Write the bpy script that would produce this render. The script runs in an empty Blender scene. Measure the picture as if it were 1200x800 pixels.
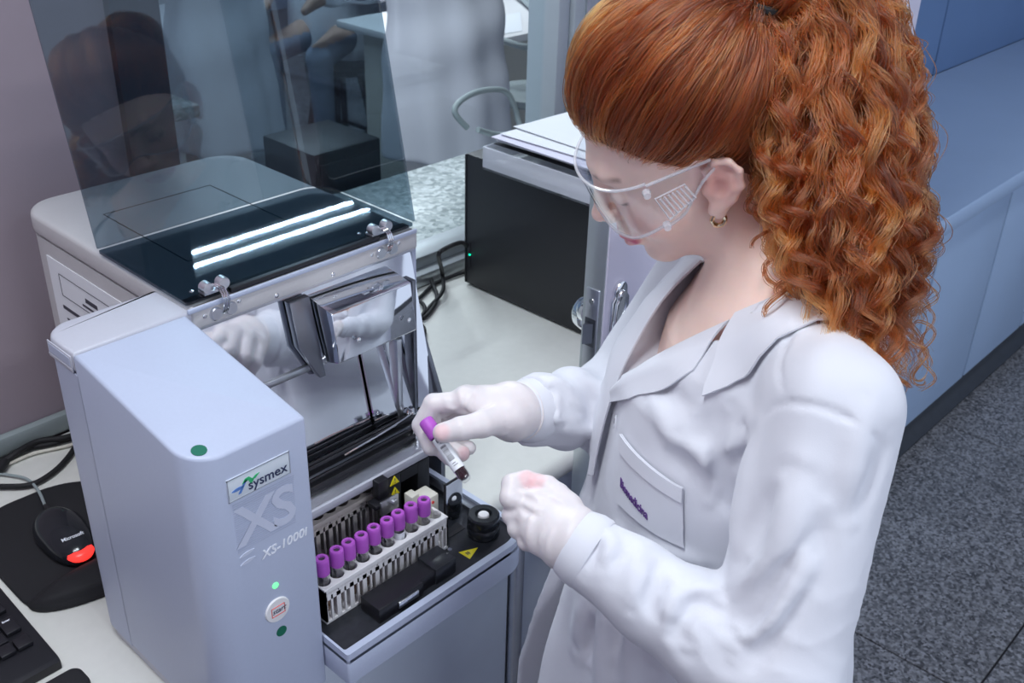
import bpy, bmesh, math, random
import numpy as np
from mathutils import Vector, Matrix
random.seed(7); np.random.seed(7)
SC = bpy.context.scene
COL = SC.collection
PI = math.pi

# ---------------------------------------------------------------- camera
CAM_POS = Vector((0.0, 0.0, 1.717))
yaw, pitch, roll, FPX = math.radians(42.526), math.radians(28.860), math.radians(1.653), 1231.25
_f = Vector((math.cos(yaw)*math.cos(pitch), math.sin(yaw)*math.cos(pitch), -math.sin(pitch)))
_r = Vector((math.sin(yaw), -math.cos(yaw), 0)); _u = _r.cross(_f)
_r2 = math.cos(roll)*_r + math.sin(roll)*_u
_u2 = -math.sin(roll)*_r + math.cos(roll)*_u
cd = bpy.data.cameras.new('camera'); cam = bpy.data.objects.new('camera', cd); COL.objects.link(cam)
cam.matrix_world = Matrix(((_r2.x, _u2.x, -_f.x, CAM_POS.x), (_r2.y, _u2.y, -_f.y, CAM_POS.y), (_r2.z, _u2.z, -_f.z, CAM_POS.z), (0, 0, 0, 1)))
cd.sensor_fit = 'HORIZONTAL'; cd.sensor_width = 36.0; cd.lens = 36.0*FPX/1200.0
cd.clip_start = 0.02; cd.clip_end = 60
cd.dof.use_dof = True; cd.dof.focus_distance = 1.10; cd.dof.aperture_fstop = 14.0
SC.camera = cam

# ---------------------------------------------------------------- world, lights, exposure
w = bpy.data.worlds.new('world'); SC.world = w; w.use_nodes = True
bg = w.node_tree.nodes['Background']
bg.inputs[0].default_value = (0.70, 0.80, 1.0, 1); bg.inputs[1].default_value = 0.82
SC.view_settings.view_transform = 'Standard'; SC.view_settings.look = 'None'
SC.view_settings.gamma = 1.0; SC.view_settings.use_curve_mapping = False
SC.view_settings.exposure = 0.28
def area(name, loc, size, sizey, power, color, rot=(0, 0, 0)):
    l = bpy.data.lights.new(name, 'AREA'); l.shape = 'RECTANGLE'; l.size = size; l.size_y = sizey
    l.energy = power; l.color = color
    o = bpy.data.objects.new(name, l); o.location = loc; o.rotation_euler = rot; COL.objects.link(o); return o
LAMPS = [(0.10, 0.60, 19.0), (0.5, -1.5, 26.0), (3.3, 0.1, 8.0), (2.56, 3.95, 60.0), (1.5, 2.2, 24.0)]  # the unseen lamp over the blue bench is added to brighten it
for i, (lx, ly, pw) in enumerate(LAMPS):
    for s_ in (-1, 1):
        area('ceiling_lamp_light', (lx, ly+s_*0.065, 2.688), 1.16, 0.028, pw*0.5, (0.88, 0.94, 1.0))

# ---------------------------------------------------------------- helpers
def tag(o, label=None, cat=None, group=None, kind=None):
    if label: o['label'] = label
    if cat: o['category'] = cat
    if group: o['group'] = group
    if kind: o['kind'] = kind
    return o
def empty(name, loc=(0, 0, 0), label=None, cat=None, group=None, rz=0):
    o = bpy.data.objects.new(name, None); o.location = loc; o.rotation_euler = (0, 0, rz)
    o.empty_display_size = 0.05; COL.objects.link(o); return tag(o, label, cat, group)
def link(name, me, m=None, parent=None, loc=(0, 0, 0), rot=(0, 0, 0)):
    o = bpy.data.objects.new(name, me); o.location = loc; o.rotation_euler = rot
    COL.objects.link(o)
    if m is not None and len(me.materials) == 0: me.materials.append(m)
    if parent is not None: o.parent = parent
    return o
def copy_tree(o, parent=None):
    c = o.copy(); COL.objects.link(c); c.parent = parent
    for ch in list(o.children): copy_tree(ch, c)
    return c
class MB:
    """collects shapes, builds one mesh"""
    def __init__(s): s.bm = bmesh.new()
    def box(s, x0, x1, y0, y1, z0, z1, bev=0.0, seg=2):
        t = bmesh.new(); bmesh.ops.create_cube(t, size=1.0)
        for v in t.verts:
            v.co = Vector(((x0+x1)/2+v.co.x*(x1-x0), (y0+y1)/2+v.co.y*(y1-y0), (z0+z1)/2+v.co.z*(z1-z0)))
        if bev > 0: bmesh.ops.bevel(t, geom=t.edges[:], offset=bev, segments=seg, profile=0.5, affect='EDGES')
        return s._add(t)
    def _add(s, t, M=None):
        if M is not None: bmesh.ops.transform(t, matrix=M, verts=t.verts[:])
        me = bpy.data.meshes.new('t'); t.to_mesh(me); t.free(); s.bm.from_mesh(me); bpy.data.meshes.remove(me); return s
    def obox(s, M, sx, sy, sz, bev=0.0, seg=2):
        t = bmesh.new(); bmesh.ops.create_cube(t, size=1.0)
        for v in t.verts: v.co = Vector((v.co.x*sx, v.co.y*sy, v.co.z*sz))
        if bev > 0: bmesh.ops.bevel(t, geom=t.edges[:], offset=bev, segments=seg, profile=0.5, affect='EDGES')
        return s._add(t, M)
    def prism(s, pts, h0, h1, axis='z', bev=0.0, seg=2, M=None):
        """polygon pts (2D) extruded along axis from h0 to h1 (h may be callables of the 2D point)"""
        t = bmesh.new()
        def mk(p, h):
            if callable(h): h = h(p)
            if axis == 'z': return Vector((p[0], p[1], h))
            if axis == 'x': return Vector((h, p[0], p[1]))
            return Vector((p[0], h, p[1]))
        a = [t.verts.new(mk(p, h0)) for p in pts]; b = [t.verts.new(mk(p, h1)) for p in pts]
        n = len(pts); t.faces.new(a[::-1]); top = t.faces.new(b)
        for i in range(n): t.faces.new((a[i], a[(i+1) % n], b[(i+1) % n], b[i]))
        bmesh.ops.recalc_face_normals(t, faces=t.faces[:])
        if bev > 0:
            es = [e for e in t.edges if all(len(f.verts) == n or True for f in e.link_faces) and any(len(f.verts) == n for f in e.link_faces)]
            bmesh.ops.bevel(t, geom=es, offset=bev, segments=seg, profile=0.5, affect='EDGES')
        return s._add(t, M)
    def cyl(s, p0, p1, r0, r1=None, n=20, caps=True):
        p0, p1 = Vector(p0), Vector(p1); r1 = r0 if r1 is None else r1
        t = bmesh.new(); d = p1-p0
        bmesh.ops.create_cone(t, cap_ends=caps, segments=n, radius1=r0, radius2=r1, depth=d.length)
        M = Matrix.Translation((p0+p1)/2) @ Vector((0, 0, 1)).rotation_difference(d.normalized()).to_matrix().to_4x4()
        return s._add(t, M)
    def lathe(s, prof, n=28, M=None):
        t = bmesh.new(); rings = []
        for r, z in prof:
            if r < 1e-6: rings.append([t.verts.new((0, 0, z))])
            else: rings.append([t.verts.new((r*math.cos(2*PI*i/n), r*math.sin(2*PI*i/n), z)) for i in range(n)])
        for a, b in zip(rings, rings[1:]):
            for i in range(n):
                j = (i+1) % n
                if len(a) == 1 and len(b) == 1: continue
                if len(a) == 1: t.faces.new((a[0], b[i], b[j]))
                elif len(b) == 1: t.faces.new((a[i], b[0], a[j]))
                else: t.faces.new((a[i], a[j], b[j], b[i]))
        bmesh.ops.recalc_face_normals(t, faces=t.faces[:])
        return s._add(t, M)
    def tube(s, pts, r, n=8, res=6, closed=False):
        P = smooth_path(pts, res) if res > 1 else [Vector(p) for p in pts]
        t = bmesh.new(); rings = []; up = Vector((0, 0, 1)); N = len(P)
        tan0 = (P[1]-P[0]).normalized(); nrm = tan0.orthogonal().normalized()
        for i in range(N):
            tn = ((P[min(i+1, N-1)]-P[max(i-1, 0)])).normalized()
            nrm = (nrm-tn*nrm.dot(tn)).normalized(); b = tn.cross(nrm)
            rr = r(i/(N-1)) if callable(r) else r
            rings.append([t.verts.new(P[i]+nrm*rr*math.cos(2*PI*k/n)+b*rr*math.sin(2*PI*k/n)) for k in range(n)])
        for a, b in zip(rings, rings[1:]):
            for k in range(n): t.faces.new((a[k], a[(k+1) % n], b[(k+1) % n], b[k]))
        t.faces.new(rings[0][::-1]); t.faces.new(rings[-1])
        bmesh.ops.recalc_face_normals(t, faces=t.faces[:])
        return s._add(t)
    def sheet(s, grid, thick, M=None):
        """grid[i][j] of points -> solid sheet of given thickness along its normals"""
        G = np.array([[list(p) for p in row] for row in grid], float); a, b = G.shape[:2]
        du = np.gradient(G, axis=0); dv = np.gradient(G, axis=1); nn = np.cross(du, dv)
        nn /= np.maximum(np.linalg.norm(nn, axis=2, keepdims=True), 1e-9)
        t = bmesh.new()
        A = [[t.verts.new(G[i, j]) for j in range(b)] for i in range(a)]
        Bv = [[t.verts.new(G[i, j]+nn[i, j]*thick) for j in range(b)] for i in range(a)]
        for i in range(a-1):
            for j in range(b-1):
                t.faces.new((A[i][j], A[i][j+1], A[i+1][j+1], A[i+1][j]))
                t.faces.new((Bv[i][j], Bv[i+1][j], Bv[i+1][j+1], Bv[i][j+1]))
        for i in range(a-1):
            t.faces.new((A[i][0], A[i+1][0], Bv[i+1][0], Bv[i][0])); t.faces.new((A[i][-1], Bv[i][-1], Bv[i+1][-1], A[i+1][-1]))
        for j in range(b-1):
            t.faces.new((A[0][j], Bv[0][j], Bv[0][j+1], A[0][j+1])); t.faces.new((A[-1][j], A[-1][j+1], Bv[-1][j+1], Bv[-1][j]))
        bmesh.ops.recalc_face_normals(t, faces=t.faces[:])
        return s._add(t, M)
    def build(s, name, m, parent=None, smooth=40, loc=(0, 0, 0), rot=(0, 0, 0)):
        me = s.mesh(name, m, smooth); return link(name, me, None, parent, loc, rot)
    def mesh(s, name, m, smooth=40):
        me = bpy.data.meshes.new(name); s.bm.to_mesh(me); s.bm.free()
        if m is not None: me.materials.append(m)
        if smooth:
            for p in me.polygons: p.use_smooth = True
            me.set_sharp_from_angle(angle=math.radians(smooth))
        return me
def smooth_path(pts, res=6):
    P = [Vector(p) for p in pts]; out = []
    for i in range(len(P)-1):
        p0 = P[max(i-1, 0)]; p1 = P[i]; p2 = P[i+1]; p3 = P[min(i+2, len(P)-1)]
        for k in range(res):
            t = k/res
            out.append(0.5*((2*p1)+(p2-p0)*t+(2*p0-5*p1+4*p2-p3)*t*t+(3*p1-p0-3*p2+p3)*t**3))
    out.append(P[-1]); return out
def rrect(x0, x1, y0, y1, r, n=6):
    """rounded rectangle; r = (r00, r10, r11, r01) corner radii ccw from (x0,y0)"""
    if not isinstance(r, tuple): r = (r,)*4
    pts = []
    for (cx, cy, a0, rr) in ((x0, y0, PI, r[0]), (x1, y0, 1.5*PI, r[1]), (x1, y1, 0, r[2]), (x0, y1, 0.5*PI, r[3])):
        if rr <= 0: pts.append((cx, cy)); continue
        ox = cx+rr if cx == x0 else cx-rr; oy = cy+rr if cy == y0 else cy-rr
        for k in range(n+1):
            a = a0+0.5*PI*k/n; pts.append((ox+rr*math.cos(a), oy+rr*math.sin(a)))
    return pts
def text_mesh(txt, size, extrude=0.0003, shear=0.0, space=1.0, align='LEFT', offset=0.0):
    c = bpy.data.curves.new('txt', 'FONT'); c.body = txt; c.size = size; c.extrude = extrude; c.shear = shear
    c.space_character = space; c.align_x = align; c.offset = offset; c.resolution_u = 3
    o = bpy.data.objects.new('txt', c); COL.objects.link(o)
    dg = bpy.context.evaluated_depsgraph_get(); dg.update()
    me = bpy.data.meshes.new_from_object(o.evaluated_get(dg))
    bpy.data.objects.remove(o); bpy.data.curves.remove(c); me.materials.clear(); return me
# materials -------------------------------------------------------------
def mat(name, col, rough=0.5, metal=0.0, spec=0.5, noise=0.0, nscale=40.0, bump=0.0, bscale=200.0, trans=0.0, ior=1.45, coat=0.0, sss=0.0, sheen=0.0, emit=None, estr=0.0, alpha=1.0):
    m = bpy.data.materials.new(name); m.use_nodes = True; nt = m.node_tree; b = nt.nodes['Principled BSDF']
    c = (col[0], col[1], col[2], 1); b.inputs['Base Color'].default_value = c
    b.inputs['Roughness'].default_value = rough; b.inputs['Metallic'].default_value = metal
    b.inputs['Specular IOR Level'].default_value = spec; b.inputs['IOR'].default_value = ior
    b.inputs['Transmission Weight'].default_value = trans; b.inputs['Coat Weight'].default_value = coat
    b.inputs['Coat Roughness'].default_value = 0.1
    if sheen: b.inputs['Sheen Weight'].default_value = sheen
    if sss:
        b.inputs['Subsurface Weight'].default_value = sss; b.inputs['Subsurface Radius'].default_value = (0.012, 0.005, 0.003); b.inputs['Subsurface Scale'].default_value = 0.6
    if emit: b.inputs['Emission Color'].default_value = (*emit, 1); b.inputs['Emission Strength'].default_value = estr
    if alpha < 1: b.inputs['Alpha'].default_value = alpha
    tc = nt.nodes.new('ShaderNodeTexCoord')
    n = nt.nodes.new('ShaderNodeTexNoise'); n.inputs['Scale'].default_value = nscale; n.inputs['Detail'].default_value = 5
    nt.links.new(tc.outputs['Object'], n.inputs['Vector'])
    mx = nt.nodes.new('ShaderNodeMix'); mx.data_type = 'RGBA'
    a = max(noise, 0.02)
    mx.inputs['A'].default_value = tuple(x*(1-a) for x in col)+(1,); mx.inputs['B'].default_value = tuple(min(1, x*(1+a)) for x in col)+(1,)
    nt.links.new(n.outputs['Fac'], mx.inputs['Factor']); nt.links.new(mx.outputs['Result'], b.inputs['Base Color'])
    if bump > 0:
        n2 = nt.nodes.new('ShaderNodeTexNoise'); n2.inputs['Scale'].default_value = bscale; n2.inputs['Detail'].default_value = 4
        nt.links.new(tc.outputs['Object'], n2.inputs['Vector'])
        bp = nt.nodes.new('ShaderNodeBump'); bp.inputs['Strength'].default_value = bump; bp.inputs['Distance'].default_value = 0.002
        nt.links.new(n2.outputs['Fac'], bp.inputs['Height']); nt.links.new(bp.outputs['Normal'], b.inputs['Normal'])
    return m
def terrazzo(name, base, dark, light, scale, rough=0.35, amt=0.5):
    m = bpy.data.materials.new(name); m.use_nodes = True; nt = m.node_tree; b = nt.nodes['Principled BSDF']
    b.inputs['Roughness'].default_value = rough
    tc = nt.nodes.new('ShaderNodeTexCoord')
    v = nt.nodes.new('ShaderNodeTexVoronoi'); v.inputs['Scale'].default_value = scale
    nt.links.new(tc.outputs['Object'], v.inputs['Vector'])
    r = nt.nodes.new('ShaderNodeValToRGB'); e = r.color_ramp.elements
    e[0].position = 0.0; e[0].color = (*dark, 1); e[1].position = 1.0; e[1].color = (*light, 1)
    k = r.color_ramp.elements.new(0.5); k.color = (*base, 1)
    sep = nt.nodes.new('ShaderNodeSeparateColor'); nt.links.new(v.outputs['Color'], sep.inputs[0])
    nt.links.new(sep.outputs[0], r.inputs[0])
    n = nt.nodes.new('ShaderNodeTexNoise'); n.inputs['Scale'].default_value = 2.5; n.inputs['Detail'].default_value = 6
    nt.links.new(tc.outputs['Object'], n.inputs['Vector'])
    mx = nt.nodes.new('ShaderNodeMix'); mx.data_type = 'RGBA'; mx.blend_type = 'MULTIPLY'; mx.inputs['Factor'].default_value = amt
    nt.links.new(r.outputs[0], mx.inputs['A'])
    r2 = nt.nodes.new('ShaderNodeValToRGB'); r2.color_ramp.elements[0].color = (0.45, 0.45, 0.45, 1); r2.color_ramp.elements[1].color = (1.3, 1.3, 1.3, 1)
    nt.links.new(n.outputs['Fac'], r2.inputs[0]); nt.links.new(r2.outputs[0], mx.inputs['B'])
    nt.links.new(mx.outputs['Result'], b.inputs['Base Color']); return m
def glassy(name, tint, refl=1.0, rough=0.02, ior=1.49):
    """thin clear or smoked plastic: tinted transparency with a Fresnel mirror coat"""
    m = bpy.data.materials.new(name); m.use_nodes = True; nt = m.node_tree; nt.nodes.remove(nt.nodes['Principled BSDF'])
    out = nt.nodes['Material Output']; tr = nt.nodes.new('ShaderNodeBsdfTransparent'); tr.inputs[0].default_value = (*tint, 1)
    gl = nt.nodes.new('ShaderNodeBsdfGlossy'); gl.inputs['Roughness'].default_value = rough; gl.inputs[0].default_value = (refl, refl, refl, 1)
    lw = nt.nodes.new('ShaderNodeLayerWeight'); lw.inputs[0].default_value = 0.5; f0 = ((ior-1)/(ior+1))**2
    pw = nt.nodes.new('ShaderNodeMath'); pw.operation = 'POWER'; pw.inputs[1].default_value = 5.0; nt.links.new(lw.outputs['Facing'], pw.inputs[0])
    ma = nt.nodes.new('ShaderNodeMath'); ma.operation = 'MULTIPLY_ADD'; ma.inputs[1].default_value = 1-f0; ma.inputs[2].default_value = f0; nt.links.new(pw.outputs[0], ma.inputs[0])
    mx = nt.nodes.new('ShaderNodeMixShader'); nt.links.new(ma.outputs[0], mx.inputs[0]); nt.links.new(tr.outputs[0], mx.inputs[1]); nt.links.new(gl.outputs[0], mx.inputs[2])
    nt.links.new(mx.outputs[0], out.inputs[0]); return m
M = dict(
    wall=mat('wall_paint', (0.34, 0.28, 0.32), 0.75, bump=0.05, bscale=300, noise=0.05, nscale=3),
    lilac=mat('lilac_paint', (0.66, 0.63, 0.75), 0.6, noise=0.04, nscale=4),
    blue_lam=mat('blue_laminate', (0.35, 0.47, 0.66), 0.45, noise=0.05, nscale=5),
    blue_wall=mat('blue_wall', (0.13, 0.22, 0.40), 0.5, noise=0.08, nscale=4),
    bench=mat('bench_laminate', (0.70, 0.70, 0.66), 0.30, noise=0.05, nscale=60, bump=0.03, bscale=500),
    bench_face=mat('bench_face', (0.60, 0.66, 0.76), 0.42, noise=0.04, nscale=20),
    granite=terrazzo('granite', (0.42, 0.46, 0.46), (0.22, 0.26, 0.26), (0.62, 0.66, 0.66), 90, 0.3, 0.25),
    floor=terrazzo('terrazzo_floor', (0.17, 0.175, 0.19), (0.04, 0.042, 0.05), (0.33, 0.34, 0.37), 170, 0.38, 0.8),
    floor2=terrazzo('terrazzo_far', (0.16, 0.17, 0.18), (0.08, 0.08, 0.09), (0.25, 0.26, 0.28), 60, 0.4, 0.4),
    joint=mat('joint', (0.02, 0.02, 0.025), 0.8),
    plinth=mat('plinth', (0.035, 0.04, 0.05), 0.5, noise=0.2),
    alu=mat('aluminium', (0.62, 0.66, 0.68), 0.38, 0.9, noise=0.04),
    frame=mat('frame_paint', (0.50, 0.56, 0.60), 0.5),
    frame_dk=mat('frame_dark', (0.05, 0.07, 0.10), 0.5),
    steel=mat('brushed_steel', (0.72, 0.74, 0.78), 0.28, 1.0, noise=0.06, nscale=90),
    mirror=mat('polished_steel', (0.80, 0.82, 0.86), 0.055, 1.0, bump=0.012, bscale=14),
    chrome=mat('chrome', (0.85, 0.86, 0.88), 0.08, 1.0),
    dark_steel=mat('dark_steel', (0.22, 0.23, 0.26), 0.3, 1.0, noise=0.1),
    shell=mat('analyzer_shell', (0.50, 0.51, 0.58), 0.42, noise=0.03, nscale=300, bump=0.04, bscale=900),
    shell_front=mat('analyzer_front', (0.46, 0.51, 0.65), 0.40, noise=0.03, nscale=300, bump=0.04, bscale=900),
    shell_rear=mat('analyzer_rear', (0.56, 0.55, 0.56), 0.45, noise=0.03, nscale=300, bump=0.04, bscale=900),
    black=mat('black_plastic', (0.012, 0.012, 0.016), 0.35, noise=0.1, bump=0.05, bscale=800),
    black_gloss=mat('black_gloss', (0.015, 0.017, 0.022), 0.14),
    black_dust=mat('black_plate', (0.020, 0.022, 0.028), 0.28, noise=0.5, nscale=120),
    rubber=mat('rubber', (0.010, 0.010, 0.012), 0.65),
    pad=mat('foam_pad', (0.012, 0.012, 0.015), 0.75, bump=0.2, bscale=1200),
    black_case=mat('powder_black', (0.016, 0.017, 0.021), 0.42, noise=0.25, nscale=700, bump=0.25, bscale=900),
    white=mat('white_plastic', (0.78, 0.77, 0.78), 0.4),
    cream=mat('cream_plastic', (0.66, 0.64, 0.56), 0.4),
    frosted=mat('frosted_acrylic', (0.80, 0.82, 0.90), 0.35, alpha=0.5),
    rackgrey=mat('grey_rack', (0.62, 0.57, 0.55), 0.35, noise=0.1),
    purple=mat('purple_cap', (0.46, 0.10, 0.56), 0.45, noise=0.08, nscale=150),
    purple_dk=mat('purple_hole', (0.05, 0.03, 0.06), 0.5),
    blood=mat('dark_blood', (0.03, 0.006, 0.012), 0.15),
    dregs=mat('amber_residue', (0.24, 0.11, 0.04), 0.2),
    paper=mat('paper', (0.80, 0.82, 0.86), 0.7),
    paper2=mat('paper_violet', (0.70, 0.68, 0.80), 0.7),
    ink=mat('ink', (0.05, 0.05, 0.07), 0.6),
    green=mat('green_sticker', (0.0, 0.13, 0.075), 0.5),
    yellow=mat('hazard_yellow', (0.80, 0.68, 0.02), 0.5),
    white_ink=mat('white_ink', (0.85, 0.88, 0.95), 0.5),
    navy=mat('navy_ink', (0.02, 0.03, 0.09), 0.5),
    logo_blue=mat('logo_blue', (0.10, 0.22, 0.55), 0.5),
    logo_green=mat('logo_green', (0.03, 0.45, 0.16), 0.5),
    label_metal=mat('logo_plate', (0.66, 0.72, 0.78), 0.25),
    led_green=mat('led_green', (0.1, 0.8, 0.2), 0.3, emit=(0.15, 1.0, 0.3), estr=1.2),
    led_teal=mat('led_teal', (0.0, 0.5, 0.3), 0.3, emit=(0.0, 1.0, 0.5), estr=1.5),
    led_red=mat('led_red', (0.8, 0.02, 0.02), 0.3, emit=(1.0, 0.04, 0.03), estr=1.1),
    red=mat('red_ink', (0.75, 0.10, 0.08), 0.5),
    smoked=glassy('smoked_acrylic', (0.48, 0.555, 0.60), 1.0, 0.015, 1.6),
    smoked_flap=glassy('smoked_flap', (0.36, 0.43, 0.48), 1.0, 0.015, 1.55),
    clear=glassy('clear_acrylic', (0.965, 0.975, 0.98), 0.9, 0.03),
    window_glass=glassy('window_glass', (0.93, 0.965, 0.975), 0.9, 0.01),
    tube_glass=glassy('tube_plastic', (0.95, 0.945, 0.95), 1.0, 0.05, 1.5),
    lamp=mat('lamp_tube', (1, 1, 1), 0.5, emit=(0.90, 0.96, 1.0), estr=3.0),
    hose=mat('grey_hose', (0.30, 0.35, 0.36), 0.5),
)

# ================================================================ setting
def struct(name, mb, m, parent=None, smooth=40):
    o = mb.build(name, m, parent, smooth)
    if parent is None: o['kind'] = 'structure'
    return o
B = 0.80
fl = struct('floor', MB().box(-2.5, 6.5, -2.5, 1.42, -0.06, -0.004), M['joint'])
tile_cache = {}
xs = [1.862+k*1.0 for k in range(-4, 5)]; ys = [0.350+k*0.512 for k in range(-4, 3)]
for i in range(len(xs)-1):
    for j in range(len(ys)-1):
        if 'a' not in tile_cache:
            tile_cache['a'] = MB().box(0.0025, 0.9975, 0.0025, 0.5095, -0.012, 0.0, 0.001, 1).mesh('floor_tile', M['floor'], 30)
        link('floor_tile', tile_cache['a'], None, fl, (xs[i], ys[j], random.uniform(-0.0003, 0.0003)))
struct('floor_far', MB().box(-2.5, 8.0, 1.50, 8.0, -0.06, 0.0), M['floor2'])
WX0, WX1, WZ0, WZ1 = 0.700, 1.745, 0.800, 2.15
wb = MB().box(-2.5, WX0, 1.42, 1.50, 0, 2.75).box(WX0, 1.93, 1.42, 1.50, 0, WZ0).box(WX0, 1.93, 1.42, 1.50, WZ1, 2.75).box(WX1, 1.93, 1.42, 1.50, WZ0, WZ1)
struct('wall_back', wb, M['wall'], smooth=0)
wr = struct('wall_right', MB().box(1.93, 6.5, 1.44, 1.50, 0, 2.75), M['joint'], smooth=0)
for k in range(5):
    MB().box(0.004, 0.866, 1.42, 1.445, B, 2.75, 0.002, 1).build('wall_panel', M['blue_wall'], wr, loc=(1.93+k*0.87, 0, 0))
struct('wall_partition', MB().box(1.83, 1.93, 0.80, 1.42, 0, 2.75), M['lilac'], smooth=0)
struct('light_block_wall', MB().box(-0.95, -0.85, -2.5, 1.42, 0, 2.75), M['wall'], smooth=0)  # unseen wall, added to block ambient light from the left
struct('wall_far', MB().box(-2.5, 8.0, 7.0, 7.1, 0, 2.75), M['blue_lam'], smooth=0)
struct('wall_end', MB().box(6.5, 6.6, -2.5, 7.1, 0, 2.75), M['blue_lam'], smooth=0)
struct('ceiling', MB().box(-2.5, 6.6, -2.5, 7.1, 2.75, 2.85), M['white'], smooth=0)
struct('trim_1', MB().box(-0.845, 0.70, 1.402, 1.419, B+0.001, B+0.032, 0.006), M['hose'])
# window: aluminium frame and one pane
win = struct('window_1', MB().box(WX0-0.0, WX0+0.075, 1.405, 1.515, WZ0+0.05, WZ1), M['frame_dk'])
MB().box(WX0, WX1, 1.400, 1.515, WZ0+0.001, WZ0+0.028, 0.004).box(WX0, WX1, 1.425, 1.49, WZ0+0.028, WZ0+0.052, 0.004).build('window_sill', M['alu'], win)
MB().box(1.655, 1.69, 1.415, 1.50, WZ0+0.052, WZ1, 0.004).build('window_stile', M['frame'], win)
MB().box(1.695, WX1+0.03, 1.405, 1.515, WZ0+0.03, WZ1, 0.006).build('window_jamb', M['frame'], win)
MB().box(1.725, 1.735, 1.400, 1.405, WZ0+0.03, WZ1, 0.001).build('window_bead', M['alu'], win)
MB().box(WX0+0.07, 1.66, 1.452, 1.457, WZ0+0.05, WZ1).build('pane', M['window_glass'], win)
# ceiling lamps
for i, (lx, ly, pw) in enumerate(LAMPS):
    where = ['above the analyzer', 'over the floor behind the woman', 'added to brighten the blue bench', 'in the far room above the stools', 'in the far room near the window'][i]
    e = empty('ceiling_lamp', (lx, ly, 2.75), 'white twin tube fluorescent ceiling lamp '+where, 'ceiling lamp', 'fluorescent ceiling lamps')
    MB().prism([(-0.13, -0.0005), (-0.15, -0.05), (-0.145, -0.05), (-0.12, -0.02), (0.12, -0.02), (0.145, -0.05), (0.15, -0.05), (0.13, -0.0005)], -0.62, 0.62, 'x').build('reflector', M['white'], e)
    for s in (-1, 1):
        MB().cyl((-0.58, s*0.065, -0.042), (0.58, s*0.065, -0.042), 0.013, n=12).build('tube', M['lamp'], e)

# ---------------------------------------------------------------- door beside the bench
DX, DY0, DY1 = 1.000, 0.752, 0.790
dr = struct('door_1', MB().box(DX, DX+0.825, DY0, DY1, 0.008, 2.1, 0.0025), M['lilac'])
MB().box(DX-0.0015, DX+0.004, DY0+0.002, DY1-0.002, 0.008, 2.1, 0.001).build('edge_band', M['alu'], dr)
MB().box(DX-0.004, DX, DY0+0.008, DY1-0.008, 0.86, 1.108, 0.001).build('lock_faceplate', M['steel'], dr)
MB().prism([(DX-0.016, DY0+0.022), (DX-0.003, DY0+0.012), (DX-0.003, DY0+0.026)], 1.028, 1.058).box(DX-0.005, DX-0.0035, DY0+0.010, DY0+0.028, 1.022, 1.064, 0.0).build('latch', M['dark_steel'], dr)
MB().box(DX-0.0052, DX-0.0035, DY0+0.016, DY0+0.022, 0.92, 0.97).build('bolt_slot', M['joint'], dr)
for zz in (0.885, 1.09): MB().cyl((DX-0.0055, DY0+0.019, zz), (DX-0.003, DY0+0.019, zz), 0.004, n=12).build('screw', M['chrome'], dr)
def plate_outline(w, h):
    pts = []
    for k in range(13):
        a = PI*k/12; pts.append((w*0.72*math.cos(a), h-w*0.9+w*0.9*math.sin(a)))
    pts += [(-w*0.74, h-w*1.15), (-w, h-w*1.5), (-w, -h+w*1.5), (-w*0.74, -h+w*1.15)]
    for k in range(13):
        a = PI+PI*k/12; pts.append((w*0.72*math.cos(a), -h+w*0.9+w*0.9*math.sin(a)))
    pts += [(w*0.74, -h+w*1.15), (w, -h+w*1.5), (w, h-w*1.5), (w*0.74, h-w*1.15)]
    return pts
PX, PZ = DX+0.027, 1.018
hp = MB().prism([(PX+a, PZ+b) for a, b in plate_outline(0.018, 0.100)], DY0-0.007, DY0+0.001, 'y', 0.002).prism([(PX+a, PZ+b) for a, b in plate_outline(0.0125, 0.088)], DY0-0.010, DY0-0.005, 'y', 0.002).build('handle_plate', M['chrome'], dr)
MB().cyl((PX, DY0-0.011, PZ+0.083), (PX, DY0-0.007, PZ+0.083), 0.005, n=14).build('screw', M['chrome'], hp)
MB().cyl((PX, DY0-0.012, PZ-0.05), (PX, DY0-0.007, PZ-0.05), 0.007, n=14).box(PX-0.002, PX+0.002, DY0-0.0125, DY0-0.009, PZ-0.062, PZ-0.05).build('keyhole', M['dark_steel'], hp)
MB().cyl((PX, DY0-0.05, PZ+0.012), (PX, DY0-0.008, PZ+0.012), 0.0095, n=16).tube([(PX, DY0-0.047, PZ+0.012), (PX+0.02, DY0-0.053, PZ+0.013), (PX+0.06, DY0-0.054, PZ+0.013), (PX+0.115, DY0-0.05, PZ+0.010)], lambda t: 0.0095-0.002*t, 12).build('lever', M['chrome'], dr)
MB().cyl((DX+0.06, DY1, 1.03), (DX+0.06, DY1+0.03, 1.03), 0.010, n=16).lathe([(0, 0.058), (0.014, 0.056), (0.024, 0.046), (0.027, 0.034), (0.022, 0.024), (0.010, 0.018)], 24, Matrix.Translation((DX+0.06, DY1, 1.03)) @ Matrix.Rotation(-PI/2, 4, 'X')).build('door_knob', M['chrome'], dr)
# visible turn button at the hidden side of the leaf
MB().lathe([(0, 0.016), (0.012, 0.015), (0.018, 0.009), (0.019, 0.0), (0.0, 0.0)], 24, Matrix.Translation((DX+0.018, DY1, 1.062)) @ Matrix.Rotation(-PI/2, 4, 'X')).build('turn_button', M['chrome'], dr)

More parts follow.
